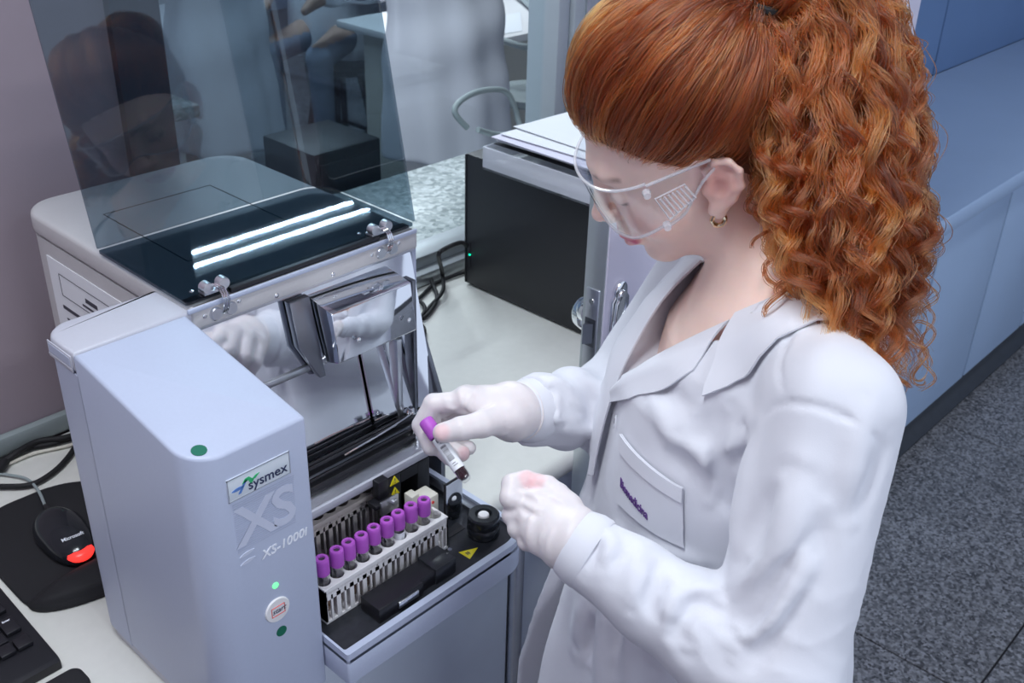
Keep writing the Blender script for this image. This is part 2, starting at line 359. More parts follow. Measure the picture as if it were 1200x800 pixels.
# ---------------------------------------------------------------- main bench
prof = [(0.826, 0.762), (0.819, 0.768), (0.816, 0.777), (0.816, 0.786), (0.8185, 0.793), (0.8245, 0.798), (0.832, 0.80), (1.401, 0.80), (1.401, 0.762)]
o = MB().prism(prof, -0.845, 1.825, 'x').build('bench_worktop', M['bench'])
tag(o, 'long off-white laminate bench worktop carrying the analyzer', 'worktop')
cab = empty('bench_cabinet', (0, 0, 0), 'pale grey panelled front under the analyzer bench with vertical steel strip', 'cabinet')
for (x0, x1) in ((-0.845, -0.38), (-0.376, 0.10), (0.104, 0.925), (0.955, 1.82)):
    MB().box(x0, x1, 0.842, 0.862, 0.09, 0.761, 0.002).build('front_panel', M['bench_face'], cab)
MB().box(0.929, 0.951, 0.830, 0.862, 0.0, 0.761, 0.005, 3).build('steel_strip', M['steel'], cab)
MB().box(0.9255, 0.9285, 0.845, 0.862, 0.0, 0.761).build('gap', M['plinth'], cab)
MB().box(-0.845, 1.82, 0.90, 0.92, 0.001, 0.09).build('kick_board', M['plinth'], cab)
# ---------------------------------------------------------------- blue bench behind the woman
prof2 = [(0.822, 0.752), (0.820, 0.756), (0.820, 0.796), (0.823, 0.80), (1.418, 0.80), (1.418, 0.752)]
tag(MB().prism(prof2, 1.94, 6.45, 'x').build('bench_worktop', M['blue_lam']), 'plain pale blue bench worktop behind the red hair', 'worktop')
for k in range(9):
    x0 = 2.06+k*0.46
    c = empty('base_cabinet', (x0, 0.86, 0), 'pale blue base cabinet under the blue bench, '+['nearest the open door','second from the open door','third from the open door','fourth from the open door','fifth from the open door','sixth from the open door','seventh from the open door','eighth from the open door','farthest from the open door'][k], 'cabinet', 'blue base cabinets')
    MB().box(0.0, 0.455, 0.02, 0.55, 0.10, 0.751).build('carcass', M['blue_wall'], c)
    MB().box(0.004, 0.451, 0.0, 0.019, 0.11, 0.745, 0.003).build('cabinet_door', M['blue_lam'], c)
    MB().box(0.452, 0.4585, 0.004, 0.02, 0.11, 0.745).build('edge_strip', M['white'], c)
tag(MB().prism([(0.905, 0.0), (0.86, 0.0), (0.880, 0.012), (0.894, 0.035), (0.900, 0.10), (0.93, 0.10), (0.93, 0.0)], 1.94, 6.45, 'x').build('bench_plinth', M['plinth']), 'black coved plinth along the foot of the blue cabinets', 'plinth')

# ================================================================ analyzer
AN = empty('blood_analyzer', (0.60, 1.0, B), 'grey bench-top blood analyzer with raised smoked lid and open sampler bay', 'analyzer')
def part(name, mb, m, parent=None, smooth=40):
    p = AN if parent is None else parent
    o = mb.build(name, m, p, smooth)
    o.matrix_parent_inverse = Matrix.Translation(p.matrix_world.translation).inverted() if False else Matrix.Identity(4)
    return o
AN.location = (0, 0, 0)
TOP = 1.2035
# rear body with separate top cover
fp = rrect(0.495, 0.812, 0.930, 1.320, (0.004, 0.004, 0.045, 0.045), 8)
part('rear_body', MB().prism(fp, B+0.012, TOP-0.030), M['shell_rear'])
fpt = rrect(0.493, 0.814, 0.912, 1.322, (0.004, 0.004, 0.047, 0.047), 8)
tc_ = part('top_cover', MB().prism(fpt, TOP-0.0285, TOP, 'z', 0.006, 3), M['shell_rear'])
def frame_rect(x0, x1, y0, y1, z, wd, h=0.0006):
    return MB().box(x0, x1, y0, y0+wd, z, z+h).box(x0, x1, y1-wd, y1, z, z+h).box(x0, x0+wd, y0, y1, z, z+h).box(x1-wd, x1, y0, y1, z, z+h)
part('hatch_joint', frame_rect(0.556, 0.712, 1.02, 1.218, TOP-0.0003, 0.0015), M['joint'], tc_)
for (fx, fy) in ((0.53, 1.28), (0.78, 1.28), (0.53, 0.98), (0.78, 0.98)):
    part('foot', MB().cyl((fx, fy, B), (fx, fy, B+0.013), 0.014, n=16), M['rubber'])
# instruction sheet on the side of the rear body
sh = part('instruction_sheet', MB().box(0.4938, 0.4948, 1.035, 1.262, 0.955, 1.153), M['paper'])
def bars(spec, x):
    b = MB()
    for (y0, y1, z, h) in spec: b.box(x-0.0004, x, y0, y1, z, z+h)
    return b
part('print', bars([(1.235, 1.05, 1.135, 0.0008), (1.235, 1.05, 1.105, 0.0008), (1.2355, 1.2345, 1.105, 0.030), (1.17, 1.14, 1.118, 0.006), (1.18, 1.12, 1.110, 0.003), (1.105, 1.06, 1.120, 0.003), (1.105, 1.06, 1.113, 0.003), (1.24, 1.18, 1.085, 0.005)]
     + [(1.235-0.004*(k % 3), 1.10-0.013*(k % 4), 1.070-0.012*k, 0.0028) for k in range(9)], 0.4938), M['ink'], sh)
# tower: front cover and rear cap, top sloping to the front
def ttop(p): return TOP-0.003-max(0.0, 0.914-p[1])*0.165
ft = rrect(0.363, 0.4865, 0.7105, 0.9128, (0.034, 0.003, 0, 0), 8)
tw = part('tower_cover', MB().prism(ft, B+0.016, ttop, 'z', 0.0035, 3).prism(rrect(0.363, 0.4945, 0.9120, 0.985, (0, 0, 0.002, 0.030), 8), B+0.016, 1.1765), M['shell_front'])
fc = rrect(0.363, 0.4945, 0.9140, 0.985, (0, 0, 0.002, 0.030), 8)
part('tower_cap', MB().prism(fc, 1.1778, TOP-0.002, 'z', 0.005, 3), M['shell'])
part('tower_base', MB().prism(rrect(0.366, 0.4865, 0.715, 0.98, (0.032, 0.003, 0.002, 0.028), 6), B+0.002, B+0.0165), M['shell'])
rc = part('grip_recess', MB().box(0.3618, 0.3632, 0.918, 0.968, 1.178, 1.1965, 0.0006).box(0.3612, 0.3622, 0.9185, 0.9675, 1.181, 1.1825), M['shell'])
part('recess_panel', MB().box(0.3614, 0.362, 0.921, 0.965, 1.184, 1.194), M['shell_front'], rc)
FY = 0.7105
def on_front(name, me, x, z, m, parent, lift=0.0003):
    me.materials.append(m); o = link(name, me, None, parent); o.location = (x, FY-lift, z); o.rotation_euler = (PI/2, 0, 0); return o
def disc(cx, cz, r, y, h=0.0005, n=28): return MB().cyl((cx, y+h, cz), (cx, y-h, cz), r, n=n)
lp = part('logo_plate', MB().box(0.395, 0.464, FY-0.0012, FY+0.001, 1.1135, 1.1385, 0.0005), M['label_metal'], tw)
LY = FY-0.0013
part('logo_rim', MB().box(0.395, 0.464, LY-0.0003, LY+0.0005, 1.1375, 1.1385).box(0.395, 0.464, LY-0.0003, LY+0.0005, 1.1135, 1.1143).box(0.395, 0.3958, LY-0.0003, LY+0.0005, 1.1135, 1.1385).box(0.4632, 0.464, LY-0.0003, LY+0.0005, 1.1135, 1.1385), M['steel'], lp)
def leafpoly(cx, cz, L, W, ang):
    pts = []
    for k in range(17):
        t = k/8-1
        pts.append((t*L, W*(1-t*t))) if k < 9 else None
    pts = [(L*(k/8-1)*1.0, 0) for k in range(0)]
    up = [(L*(k/8-1), W*(1-(k/8-1)**2)) for k in range(17)]
    dn = [(L*(1-k/8), -W*(1-(1-k/8)**2)) for k in range(1, 16)]
    c, s = math.cos(ang), math.sin(ang)
    return [(cx+x*c-z*s, cz+x*s+z*c) for x, z in up+dn]
me_logo = MB()
part('logo_mark_blue', MB().prism(leafpoly(0.4055, 1.1245, 0.0068, 0.0017, 0.10), LY-0.0004, LY+0.0003, 'y').prism([(0.4055, 1.1185), (0.4085, 1.1185), (0.4165, 1.1305), (0.4135, 1.1305)], LY-0.0004, LY+0.0003, 'y'), M['logo_blue'], lp)
part('logo_mark_green', MB().prism([(0.4105, 1.1275), (0.4140, 1.1320), (0.4185, 1.1325), (0.4235, 1.1270), (0.4195, 1.1235), (0.4175, 1.1290)], LY-0.0004, LY+0.0003, 'y').prism([(0.4205, 1.1275), (0.4255, 1.1310), (0.4300, 1.1315), (0.4250, 1.1275)], LY-0.0004, LY+0.0003, 'y'), M['logo_green'], lp)
on_front('logo_word', text_mesh('sysmex', 0.0148, 0.0002, offset=0.00012), 0.4165, 1.1180, M['navy'], lp, 0.0016)
# embossed XS in fine horizontal lines
xsme = text_mesh('XS', 0.062, 0.0002, space=0.86, offset=0.0012)
bmx = bmesh.new(); bmx.from_mesh(xsme)
em = part('embossed_lines', MB().box(0.3985, 0.3995, FY-0.0002, FY+0.0006, 1.05, 1.051), M['shell'], tw)
lines_m = mat('embossed_line', (0.40, 0.44, 0.57), 0.45); lines_l = mat('embossed_light', (0.58, 0.62, 0.75), 0.45)
lb = MB()
for k in range(24):
    zz = 1.1085-k*0.0024
    lb.box(0.3985, 0.4675-0.0001*k, FY-0.00025, FY+0.0005, zz-0.0006, zz)
part('line_field', lb, lines_m, em)
xb = MB()
for v in bmx.verts: pass
on_front('embossed_letters', xsme, 0.3995, 1.0585, lines_l, em, 0.0004)
bmx.free(); xb.bm.free(); me_logo.bm.free()
for (cz, cx) in ((1.0470, 0.4075), (1.0375, 0.4075)):
    part('emboss_wave', MB().prism(leafpoly(cx, cz, 0.0085, 0.0020, 0.12), FY-0.0006, FY+0.0005, 'y', 0.0), lines_l, em)
on_front('model_name', text_mesh('XS-1000i', 0.0142, 0.0002, shear=0.18, offset=0.0003, space=1.02), 0.4230, 1.0300, M['white_ink'], tw, 0.0004)
part('status_led', disc(0.4335, 0.9895, 0.0026, FY).cyl((0.4345, FY+0.0002, 0.9895), (0.4345, FY-0.0008, 0.9895), 0.0034, n=16), M['led_green'], tw)
sb = part('start_button', MB().lathe([(0.0145, 0.0), (0.0145, 0.0012), (0.0138, 0.0020), (0.0, 0.0022)], 32, Matrix.Translation((0.4335, FY, 0.9585)) @ Matrix.Rotation(PI/2, 4, 'X')), M['white'], tw)
part('sticker_frame', MB().box(0.4255, 0.4415, FY-0.0027, FY-0.0021, 0.9635, 0.9640).box(0.4255, 0.4415, FY-0.0027, FY-0.0021, 0.9525, 0.9530).box(0.4255, 0.4260, FY-0.0027, FY-0.0021, 0.9525, 0.9640).box(0.4410, 0.4415, FY-0.0027, FY-0.0021, 0.9525, 0.9640), M['red'], sb)
on_front('handwriting', text_mesh('start', 0.0085, 0.0001, shear=0.35), 0.4262, 0.9560, M['navy'], sb, 0.0026)
part('green_sticker', disc(0.4360, 0.9270, 0.0062, FY, 0.0004), M['green'], tw)
zt = ttop((0, 0.726))
part('green_sticker', MB().lathe([(0.0072, -0.0004), (0.0072, 0.0005), (0, 0.0006)], 24, Matrix.Translation((0.3825, 0.7275, ttop((0, 0.7275))+0.0002)) @ Matrix.Rotation(math.atan(0.165), 4, 'X')), M['green'], tw)

# bay: polished back panel, boxes, deck
PB = [(0.874, 0.974), (0.922, 1.193), (0.926, 1.193), (0.878, 0.974)]
bp = part('back_panel', MB().prism(PB, 0.489, 0.806, 'x'), M['mirror'])
part('bay_header', MB().prism([(0.912, 1.176), (0.916, 1.198), (0.921, 1.198), (0.918, 1.176)], 0.489, 0.808, 'x', 0.0005), M['steel'])
part('header_edge', MB().box(0.489, 0.812, 0.9105, 0.914, 1.199, 1.2045, 0.001), M['shell_front'])
for px in (0.52, 0.60, 0.68):
    part('screw', MB().lathe([(0.0035, 0), (0.0033, 0.0012), (0.002, 0.0022), (0, 0.0024)], 14, Matrix.Translation((px, 0.9135, 1.184)) @ Matrix.Rotation(math.radians(80), 4, 'X')), M['chrome'], bp)
# steel pipette housing standing proud of the panel
hx0, hx1 = 0.643, 0.765
def py(z): return 0.874+(z-0.974)*0.219
hs = part('pipette_housing', MB().prism([(py(1.168), 1.168), (py(1.168)-0.046, 1.160), (py(1.10)-0.040, 1.098), (py(1.085), 1.085)], hx0, hx1, 'x', 0.002), M['mirror'])
part('housing_flank', MB().prism([(hx0-0.032, 1.172), (hx0-0.004, 1.172), (hx0-0.004, 1.075), (hx0-0.012, 1.075), (hx0-0.032, 1.118)], lambda p: py(p[1])-0.013, lambda p: py(p[1])-0.002, 'y', 0.001), M['dark_steel'])
for (px, pz) in ((0.672, 1.120), (0.750, 1.118)):
    part('screw', MB().lathe([(0.0032, 0), (0.003, 0.001), (0, 0.002)], 14, Matrix.Translation((px, py(pz)-0.0462, pz)) @ Matrix.Rotation(math.radians(78), 4, 'X')), M['chrome'], hs)
part('panel_ledge', MB().obox(Matrix.Translation((0.575, 0.902, 1.083)) @ Matrix.Rotation(math.radians(12), 4, 'X'), 0.155, 0.010, 0.016, 0.002), M['steel'])
part('guide_plate', MB().prism([(py(1.08)-0.003, 1.08), (py(1.08)-0.006, 1.08), (py(0.98)-0.006, 0.98), (py(0.98)-0.003, 0.98)], 0.700, 0.738, 'x'), M['mirror'])
part('guide_post', MB().box(0.737, 0.745, 0.868, 0.884, 0.975, 1.09, 0.001), M['steel'])
part('guide_post', MB().box(0.768, 0.774, 0.872, 0.890, 0.975, 1.16, 0.001), M['dark_steel'])
part('side_bracket', MB().prism([(0.930, 1.10), (0.915, 1.10), (0.862, 0.975), (0.862, 0.80), (0.930, 0.80)], 0.804, 0.812, 'x', 0.001), M['dark_steel'])
for (yy, zz) in ((0.905, 1.06), (0.90, 1.03), (0.893, 1.01), (0.918, 1.085)):
    part('screw', MB().cyl((0.803, yy, zz), (0.814, yy, zz), 0.0028, n=12), M['chrome'])
part('side_wall', MB().box(0.806, 0.814, 0.915, 0.935, 1.04, 1.199, 0.002), M['shell_front'])
# deck with the two dark guide rails and belts
DZ = 0.972
dk = part('deck', MB().prism([(0.489, 0.800), (0.722, 0.800), (0.786, 0.868), (0.800, 0.890), (0.489, 0.890)], DZ-0.014, DZ, 'z', 0.0008), M['steel'])
for (y0, wd, h, m) in ((0.820, 0.007, 0.005, 'black'), (0.833, 0.004, 0.007, 'black'), (0.842, 0.005, 0.004, 'dark_steel'), (0.851, 0.006, 0.008, 'black'), (0.862, 0.005, 0.005, 'black')):
    part('guide_rail', MB().box(0.489, 0.715+(y0-0.80)*0.8, y0, y0+wd, DZ, DZ+h+0.002, 0.0008), M[m], dk)
for (rx, ry) in ((0.752, 0.862), (0.733, 0.829)):
    part('roller', MB().lathe([(0.0, 0.018), (0.0035, 0.018), (0.0045, 0.016), (0.0045, 0.013), (0.0085, 0.013), (0.0085, 0.004), (0.0095, 0.003), (0.0095, 0.0), (0, 0)], 20, Matrix.Translation((rx, ry, DZ))), M['chrome'], dk)
part('belt_spring', MB().tube([(0.63, 0.845, DZ+0.012), (0.66, 0.846, DZ+0.013), (0.70, 0.850, DZ+0.012), (0.745, 0.856, DZ+0.012)], 0.0011, 6), M['chrome'], dk)
part('deck_post', MB().cyl((0.722, 0.812, 0.955), (0.722, 0.812, DZ+0.010), 0.006, n=16), M['steel'], dk)
part('lip', MB().box(0.489, 0.722, 0.7965, 0.8005, DZ-0.010, DZ+0.0005, 0.0006), M['shell'], dk)
# bay interior below the deck
part('bay_floor', MB().box(0.489, 0.772, 0.899, 0.93, 0.868, 0.8745), M['black_dust'])
part('bay_back', MB().box(0.489, 0.804, 0.905, 0.915, 0.874, DZ-0.014), M['black'])
fr = part('bay_frame', MB().box(0.655, 0.676, 0.797, 0.815, 0.876, DZ-0.012, 0.001).box(0.704, 0.7235, 0.797, 0.86, 0.876, DZ-0.012, 0.0015).box(0.676, 0.704, 0.797, 0.815, 0.945, DZ-0.012), M['black_case'])
part('bay_slot', MB().box(0.676, 0.704, 0.84, 0.86, 0.876, 0.945), M['dark_steel'])
def tri(cx, cz, s, y0, y1, flip=1):
    return MB().prism([(cx-s, cz-s*0.8*flip), (cx+s, cz-s*0.8*flip), (cx, cz+s*0.9*flip)], y0, y1, 'y', 0.0003)
for zz in (0.9545, 0.938):
    wl = part('warning_label', tri(0.6655, zz, 0.0072, 0.7955, 0.797), M['yellow'])
    part('warning_mark', MB().box(0.6650, 0.6660, 0.7952, 0.7956, zz-0.001, zz+0.003).box(0.6650, 0.6660, 0.7952, 0.7956, zz-0.004, zz-0.0025), M['ink'], wl)
sn = part('rack_sensor', MB().box(0.632, 0.648, 0.786, 0.800, 0.946, 0.972, 0.0015).box(0.622, 0.652, 0.780, 0.796, 0.940, 0.946, 0.001), M['black'])
part('sensor_bracket', MB().box(0.628, 0.655, 0.777, 0.780, 0.930, 0.950, 0.0005).cyl((0.648, 0.774, 0.941), (0.648, 0.778, 0.941), 0.004, n=14), M['steel'], sn)
part('clear_guard', MB().box(0.592, 0.640, 0.7895, 0.7915, 0.886, 0.944, 0.0004), M['clear'])
part('sample_gate', MB().prism([(0.648, 0.8765), (0.668, 0.8765), (0.668, 0.925), (0.655, 0.935), (0.648, 0.93)], 0.800, 0.812, 'y', 0.001), M['clear'])

# sampler tray in front
tr_out = rrect(0.4872, 0.7790, 0.6700, 0.9000, (0.003, 0.040, 0.002, 0.002), 10)
part('tray_skirt', MB().prism(tr_out, 0.838, 0.8765, 'z', 0.002), M['shell_front'])
tr_in = rrect(0.4900, 0.7715, 0.6785, 0.9000, (0.003, 0.033, 0.002, 0.002), 10)
def ring(outer, inner, z0, z1):
    t = bmesh.new(); n = len(outer)
    V = [[t.verts.new((p[0], p[1], z)) for p in pl] for pl, z in ((outer, z0), (outer, z1), (inner, z1), (inner, z0))]
    for a in range(4):
        b = (a+1) % 4
        for i in range(n): t.faces.new((V[a][i], V[a][(i+1) % n], V[b][(i+1) % n], V[b][i]))
    bmesh.ops.recalc_face_normals(t, faces=t.faces[:]); m_ = MB(); m_._add(t); return m_
part('tray_rim', ring(tr_out, tr_in, 0.870, 0.8835), M['shell_front'])
pl = part('tray_plate', MB().prism(rrect(0.4905, 0.7710, 0.6790, 0.8990, (0.003, 0.0325, 0.002, 0.002), 10), 0.872, 0.8785, 'z', 0.0005), M['black_dust'])
part('rear_strip', MB().box(0.755, 0.768, 0.735, 0.895, 0.8785, 0.884, 0.001), M['dark_steel'], pl)
kb = part('rack_pusher', MB().prism([(0.5450, 0.690), (0.556, 0.728), (0.556, 0.728)][:1]+[(0.5450, 0.6860), (0.6100, 0.6860), (0.6100, 0.6905), (0.6560, 0.6905), (0.6560, 0.7180), (0.5450, 0.7180)], 0.8785, 0.8985, 'z', 0.0012), M['black'], pl)
part('release_bar', MB().box(0.572, 0.602, 0.6835, 0.6862, 0.884, 0.893, 0.001), M['steel'], kb)
part('pusher_top', MB().box(0.632, 0.664, 0.688, 0.720, 0.8785, 0.9005, 0.001), M['black_dust'], kb)
kn = part('sampler_knob', MB().lathe([(0.0, 0.004), (0.0195, 0.004), (0.0205, 0.006), (0.0205, 0.016), (0.0190, 0.018), (0.0205, 0.020), (0.0200, 0.032), (0.0180, 0.034), (0.0105, 0.034), (0.0095, 0.029), (0.0, 0.029)], 36, Matrix.Translation((0.738, 0.716, 0.8745))), M['black_gloss'], pl)
part('knob_button', MB().lathe([(0.0070, 0.026), (0.0070, 0.0325), (0.0062, 0.0335), (0.0, 0.0337)], 24, Matrix.Translation((0.738, 0.716, 0.8745))), M['white'], kn)
hz = part('biohazard_label', MB().prism([(0.6905, 0.711), (0.6915, 0.6925), (0.7130, 0.7005)], 0.8785, 0.8789), M['yellow'], pl)
part('biohazard_mark', MB().box(0.6955, 0.7000, 0.7005, 0.7015, 0.8789, 0.8792).box(0.6975, 0.6983, 0.6980, 0.7040, 0.8789, 0.8792).box(0.6955, 0.7000, 0.7030, 0.7037, 0.8789, 0.8792).box(0.6948, 0.6955, 0.6985, 0.7045, 0.8789, 0.8792), M['ink'], hz)
part('screw', MB().cyl((0.686, 0.722, 0.8785), (0.686, 0.722, 0.8797), 0.0028, n=14), M['chrome'], pl)
part('end_plate_slot', MB().box(0.694, 0.728, 0.738, 0.748, 0.8785, 0.8792), M['joint'], pl)
ep = part('end_plate', MB().box(0.700, 0.7285, 0.7435, 0.7455, 0.879, 0.955, 0.0006), M['mirror'])
part('end_plate_edge', MB().tube([(0.700, 0.7445, 0.879), (0.700, 0.7445, 0.951), (0.703, 0.7445, 0.9555), (0.7285, 0.7445, 0.9565)], 0.0017, 8, 3), M['black'], ep)
part('rack_stop', MB().box(0.676, 0.697, 0.752, 0.776, 0.8785, 0.942, 0.002).box(0.664, 0.676, 0.764, 0.778, 0.8785, 0.946, 0.0015), M['cream'])
part('stop_mark', MB().cyl((0.6865, 0.7517, 0.934), (0.6865, 0.7505, 0.934), 0.002, n=10), M['red'])

# smoked lid, hinged open: flat flap lying on the top, walls rising from it
LT = 0.0035; lean = 0.205
def lid_grid(z0, z1, nz):
    path = [(0.492, 1.105)]
    for k in range(9):
        a = PI/2-0.5*PI*k/8; path.append((0.812-0.034+0.034*math.cos(a), 1.105-0.034+0.034*math.sin(a)))
    path.append((0.812, 0.918))
    return [[(p[0], p[1]+(z-z0)*lean+0.012*math.sin((z-z0)*3.0)*(p[1]-0.918), z) for p in path] for z in np.linspace(z0, z1, nz)]
lid = part('lid', MB().sheet(lid_grid(1.212, 1.66, 8), LT), M['smoked'])
lf = rrect(0.492, 0.812, 0.918, 1.105, (0.002, 0.002, 0.034, 0.002), 8)
part('lid_flap', MB().prism(lf, 1.2065, 1.210), M['smoked_flap'], lid)
part('lid_bar', MB().box(0.496, 0.808, 0.921, 0.934, 1.2045, 1.2068, 0.0006).box(0.545, 0.755, 0.9145, 0.922, 1.2045, 1.2105, 0.001), M['black'], lid)
for hx in (0.527, 0.758):
    h = part('hinge', MB().box(hx-0.013, hx+0.015, 0.917, 0.930, 1.2105, 1.2135, 0.0006)
        .lathe([(0, 0.010), (0.0060, 0.010), (0.0068, 0.008), (0.0068, 0)], 20, Matrix.Translation((hx-0.009, 0.924, 1.219)) @ Matrix.Rotation(PI/2, 4, 'X'))
        .lathe([(0, 0.010), (0.0060, 0.010), (0.0068, 0.008), (0.0068, 0)], 20, Matrix.Translation((hx+0.011, 0.924, 1.219)) @ Matrix.Rotation(PI/2, 4, 'X'))
        .lathe([(0, 0.006), (0.0065, 0.006), (0.0075, 0.004), (0.0075, 0)], 20, Matrix.Translation((hx-0.006, 0.914, 1.190)) @ Matrix.Rotation(PI/2, 4, 'X'))
        .lathe([(0, 0.006), (0.0065, 0.006), (0.0075, 0.004), (0.0075, 0)], 20, Matrix.Translation((hx+0.013, 0.914, 1.190)) @ Matrix.Rotation(PI/2, 4, 'X')), M['steel'], lid)
    for k in range(3):
        part('hinge_spring', MB().tube([(hx-0.003+k*0.0028, 0.920, 1.2200), (hx-0.001+k*0.0028, 0.9075, 1.2185), (hx+0.001+k*0.0028, 0.902, 1.207), (hx+0.001+k*0.0028, 0.906, 1.193), (hx+k*0.0028, 0.911, 1.187)], 0.0012, 6), M['chrome'], h)
    for (sx, sy) in ((-0.016, 0.938), (-0.002, 0.938), (0.018, 0.938)):
        part('screw', MB().lathe([(0.0028, 0), (0.0026, 0.001), (0, 0.002)], 12, Matrix.Translation((hx+sx, sy, 1.2102))), M['chrome'], h)
    for (sx, sz) in ((-0.019, 1.191), (0.024, 1.194)):
        part('screw', MB().lathe([(0.0028, 0), (0.0026, 0.001), (0, 0.002)], 12, Matrix.Translation((hx+sx, 0.9125, sz)) @ Matrix.Rotation(PI/2, 4, 'X')), M['chrome'], h)

# ================================================================ sample racks and tubes
def comb_outline(x0, n, pitch, r, y0, yb, open_):
    """plan of a rack top: a row of U shaped pockets open to the back"""
    pts = [(x0, y0), (x0+n*pitch, y0)]
    pts += [(x0+n*pitch, yb)]
    for k in range(n-1, -1, -1):
        cx = x0+(k+0.5)*pitch; cy = y0+0.0135
        a0 = math.asin(min(1, open_/r))
        pts.append((cx+open_+0.0016, yb))
        for q in range(13):
            a = PI/2-a0-(2*PI-2*a0)*q/12
            pts.append((cx+r*math.cos(a), cy+r*math.sin(a)))
        pts.append((cx-open_-0.0016, yb))
    pts.append((x0, yb))
    return pts
RX0, RY0, RZ0, PITCH = 0.5030, 0.7255, 0.8790, 0.0184
def make_rack(x0, y0, z0, n, h, m, name, label):
    r = empty(name, (x0, y0, z0), label, 'rack')
    MB().prism(comb_outline(0, n, PITCH, 0.0079, 0.0, 0.0265, 0.0048), h-0.007, h, 'z', 0.0005, 1).build('top_plate', m, r)
    MB().box(0, n*PITCH, 0, 0.0265, 0, 0.004, 0.0006).build('base_plate', m, r)
    fb = MB().box(0, n*PITCH, 0, 0.0022, h-0.016, h-0.006)
    for k in range(n+1):
        fb.box(k*PITCH-(0.0028 if k else -0.0), k*PITCH+(0.0028 if k < n else 0), 0, 0.0022, 0.003, h-0.010)
    for k in range(n): fb.box((k+0.5)*PITCH-0.0012, (k+0.5)*PITCH+0.0012, 0, 0.0022, 0.003, h-0.010)
    fb.build('front_grille', m, r)
    d = MB()
    for k in range(n+1): d.box(max(0, k*PITCH-0.0009), min(n*PITCH, k*PITCH+0.0009), 0.002, 0.026, 0.003, h-0.006)
    d.build('dividers', m, r)
    MB().box(0, 0.0022, 0, 0.0265, 0.003, h-0.002).build('end_wall', m, r)
    MB().box(n*PITCH-0.0022, n*PITCH, 0, 0.0265, 0.003, h-0.002).build('end_wall', m, r)
    for k in range(0, n, 3):
        MB().box((k+1)*PITCH-0.0006, (k+1)*PITCH+0.0006, -0.0002, 0.0003, h-0.009, h-0.007).build('scale_mark', M['ink'], r)
    return r
make_rack(RX0, RY0, RZ0, 10, 0.0485, M['white'], 'tube_rack', 'white comb-topped rack holding the row of purple capped tubes')
make_rack(0.505, 0.812, 0.8755, 8, 0.062, M['rackgrey'], 'tube_rack', 'dull grey empty comb-topped rack inside the dark bay')
def tube_meshes(fill, fm):
    """tube standing at the origin: clear body, purple cap on top"""
    body = MB().lathe([(0, 0.0), (0.0035, 0.0006), (0.0056, 0.003), (0.0065, 0.0065), (0.0065, 0.064), (0.0058, 0.064), (0.0058, 0.0068), (0.0048, 0.004), (0.0, 0.0025)], 20).mesh('tube_body', M['tube_glass'])
    liq = MB().lathe([(0, 0.0027), (0.0046, 0.0042), (0.0056, 0.007), (0.0056, fill), (0, fill)], 20).mesh('contents', fm)
    cp = MB().lathe([(0.0070, 0.056), (0.0078, 0.057), (0.0080, 0.0585), (0.0080, 0.0740), (0.0077, 0.0770), (0.0070, 0.0780), (0.0040, 0.0782), (0.0032, 0.0750), (0.0, 0.0750)], 24)
    for k in range(24):
        a = 2*PI*k/24; cp.box(-0.0001, 0.0001, -0.0001, 0.0001, 0.06, 0.0601) if False else None
    cap = cp.mesh('cap', M['purple'])
    hole = MB().lathe([(0, 0.07505), (0.0032, 0.07505), (0.0034, 0.0763), (0.0026, 0.0768), (0, 0.0762)], 16).mesh('cap_recess', M['purple_dk'])
    return body, liq, cap, hole
tm1 = tube_meshes(0.030, M['dregs']); tm2 = tube_meshes(0.034, mat('clear_residue', (0.42, 0.36, 0.34), 0.2)); tm3 = tube_meshes(0.026, M['blood'])
ordn = ['first', 'second', 'third', 'fourth', 'fifth', 'sixth', 'seventh', 'eighth', 'ninth']
for k in range(9):
    lab = ordn[k]+' purple capped tube in the white rack counting from the grey tower' if k < 8 else 'purple capped tube nearest the cream stop block at the rack end'
    if k == 0: lab = 'purple capped tube half hidden at the tower end of the white rack'
    t = empty('sample_tube', (RX0+(k+0.5)*PITCH, RY0+0.0130, RZ0+0.0045), lab, 'tube', 'tubes in the white rack')
    bms = (tm1, tm2, tm1, tm1, tm2, tm2, tm2, tm2, tm1)[k]
    b_ = link('tube_body', bms[0], None, t); link('contents', bms[1], None, b_)
    c_ = link('cap', bms[2], None, t); link('cap_recess', bms[3], None, c_)
    t.rotation_euler = (random.uniform(-0.02, 0.02), random.uniform(-0.02, 0.02), random.uniform(0, 6))
    if k in (1, 4, 6, 7):
        MB().lathe([(0.00658, 0.028), (0.00668, 0.028), (0.00668, 0.052), (0.00658, 0.052)], 20).build('paper_label', M['paper'], t) if k in (6,) else None

# ================================================================ implicit-surface toolkit (smooth bodies and cloth)
def V3(*a): return np.array(a, np.float32)
def smin(a, b, k):
    h = np.clip(0.5+0.5*(b-a)/k, 0, 1); return b+(a-b)*h-k*h*(1-h)
def smax(a, b, k): return -smin(-a, -b, k)
def cap(P, a, b, ra, rb=None):
    rb = ra if rb is None else rb
    a = np.asarray(a, np.float32); b = np.asarray(b, np.float32); ab = b-a; L = float(ab@ab)+1e-12
    t = np.clip((P-a)@ab/L, 0, 1); return np.linalg.norm(P-a-t[:, None]*ab, axis=1)-(ra+(rb-ra)*t)
def ell(P, c, r):
    q = (P-np.asarray(c, np.float32))/np.asarray(r, np.float32); k0 = np.linalg.norm(q, axis=1)
    k1 = np.linalg.norm(q/np.asarray(r, np.float32), axis=1); return k0*(k0-1)/np.maximum(k1, 1e-6)
def chain(P, pts, rads, k=0.004):
    d = None
    for i in range(len(pts)-1):
        c = cap(P, pts[i], pts[i+1], rads[i], rads[i+1]); d = c if d is None else smin(d, c, k)
    return d
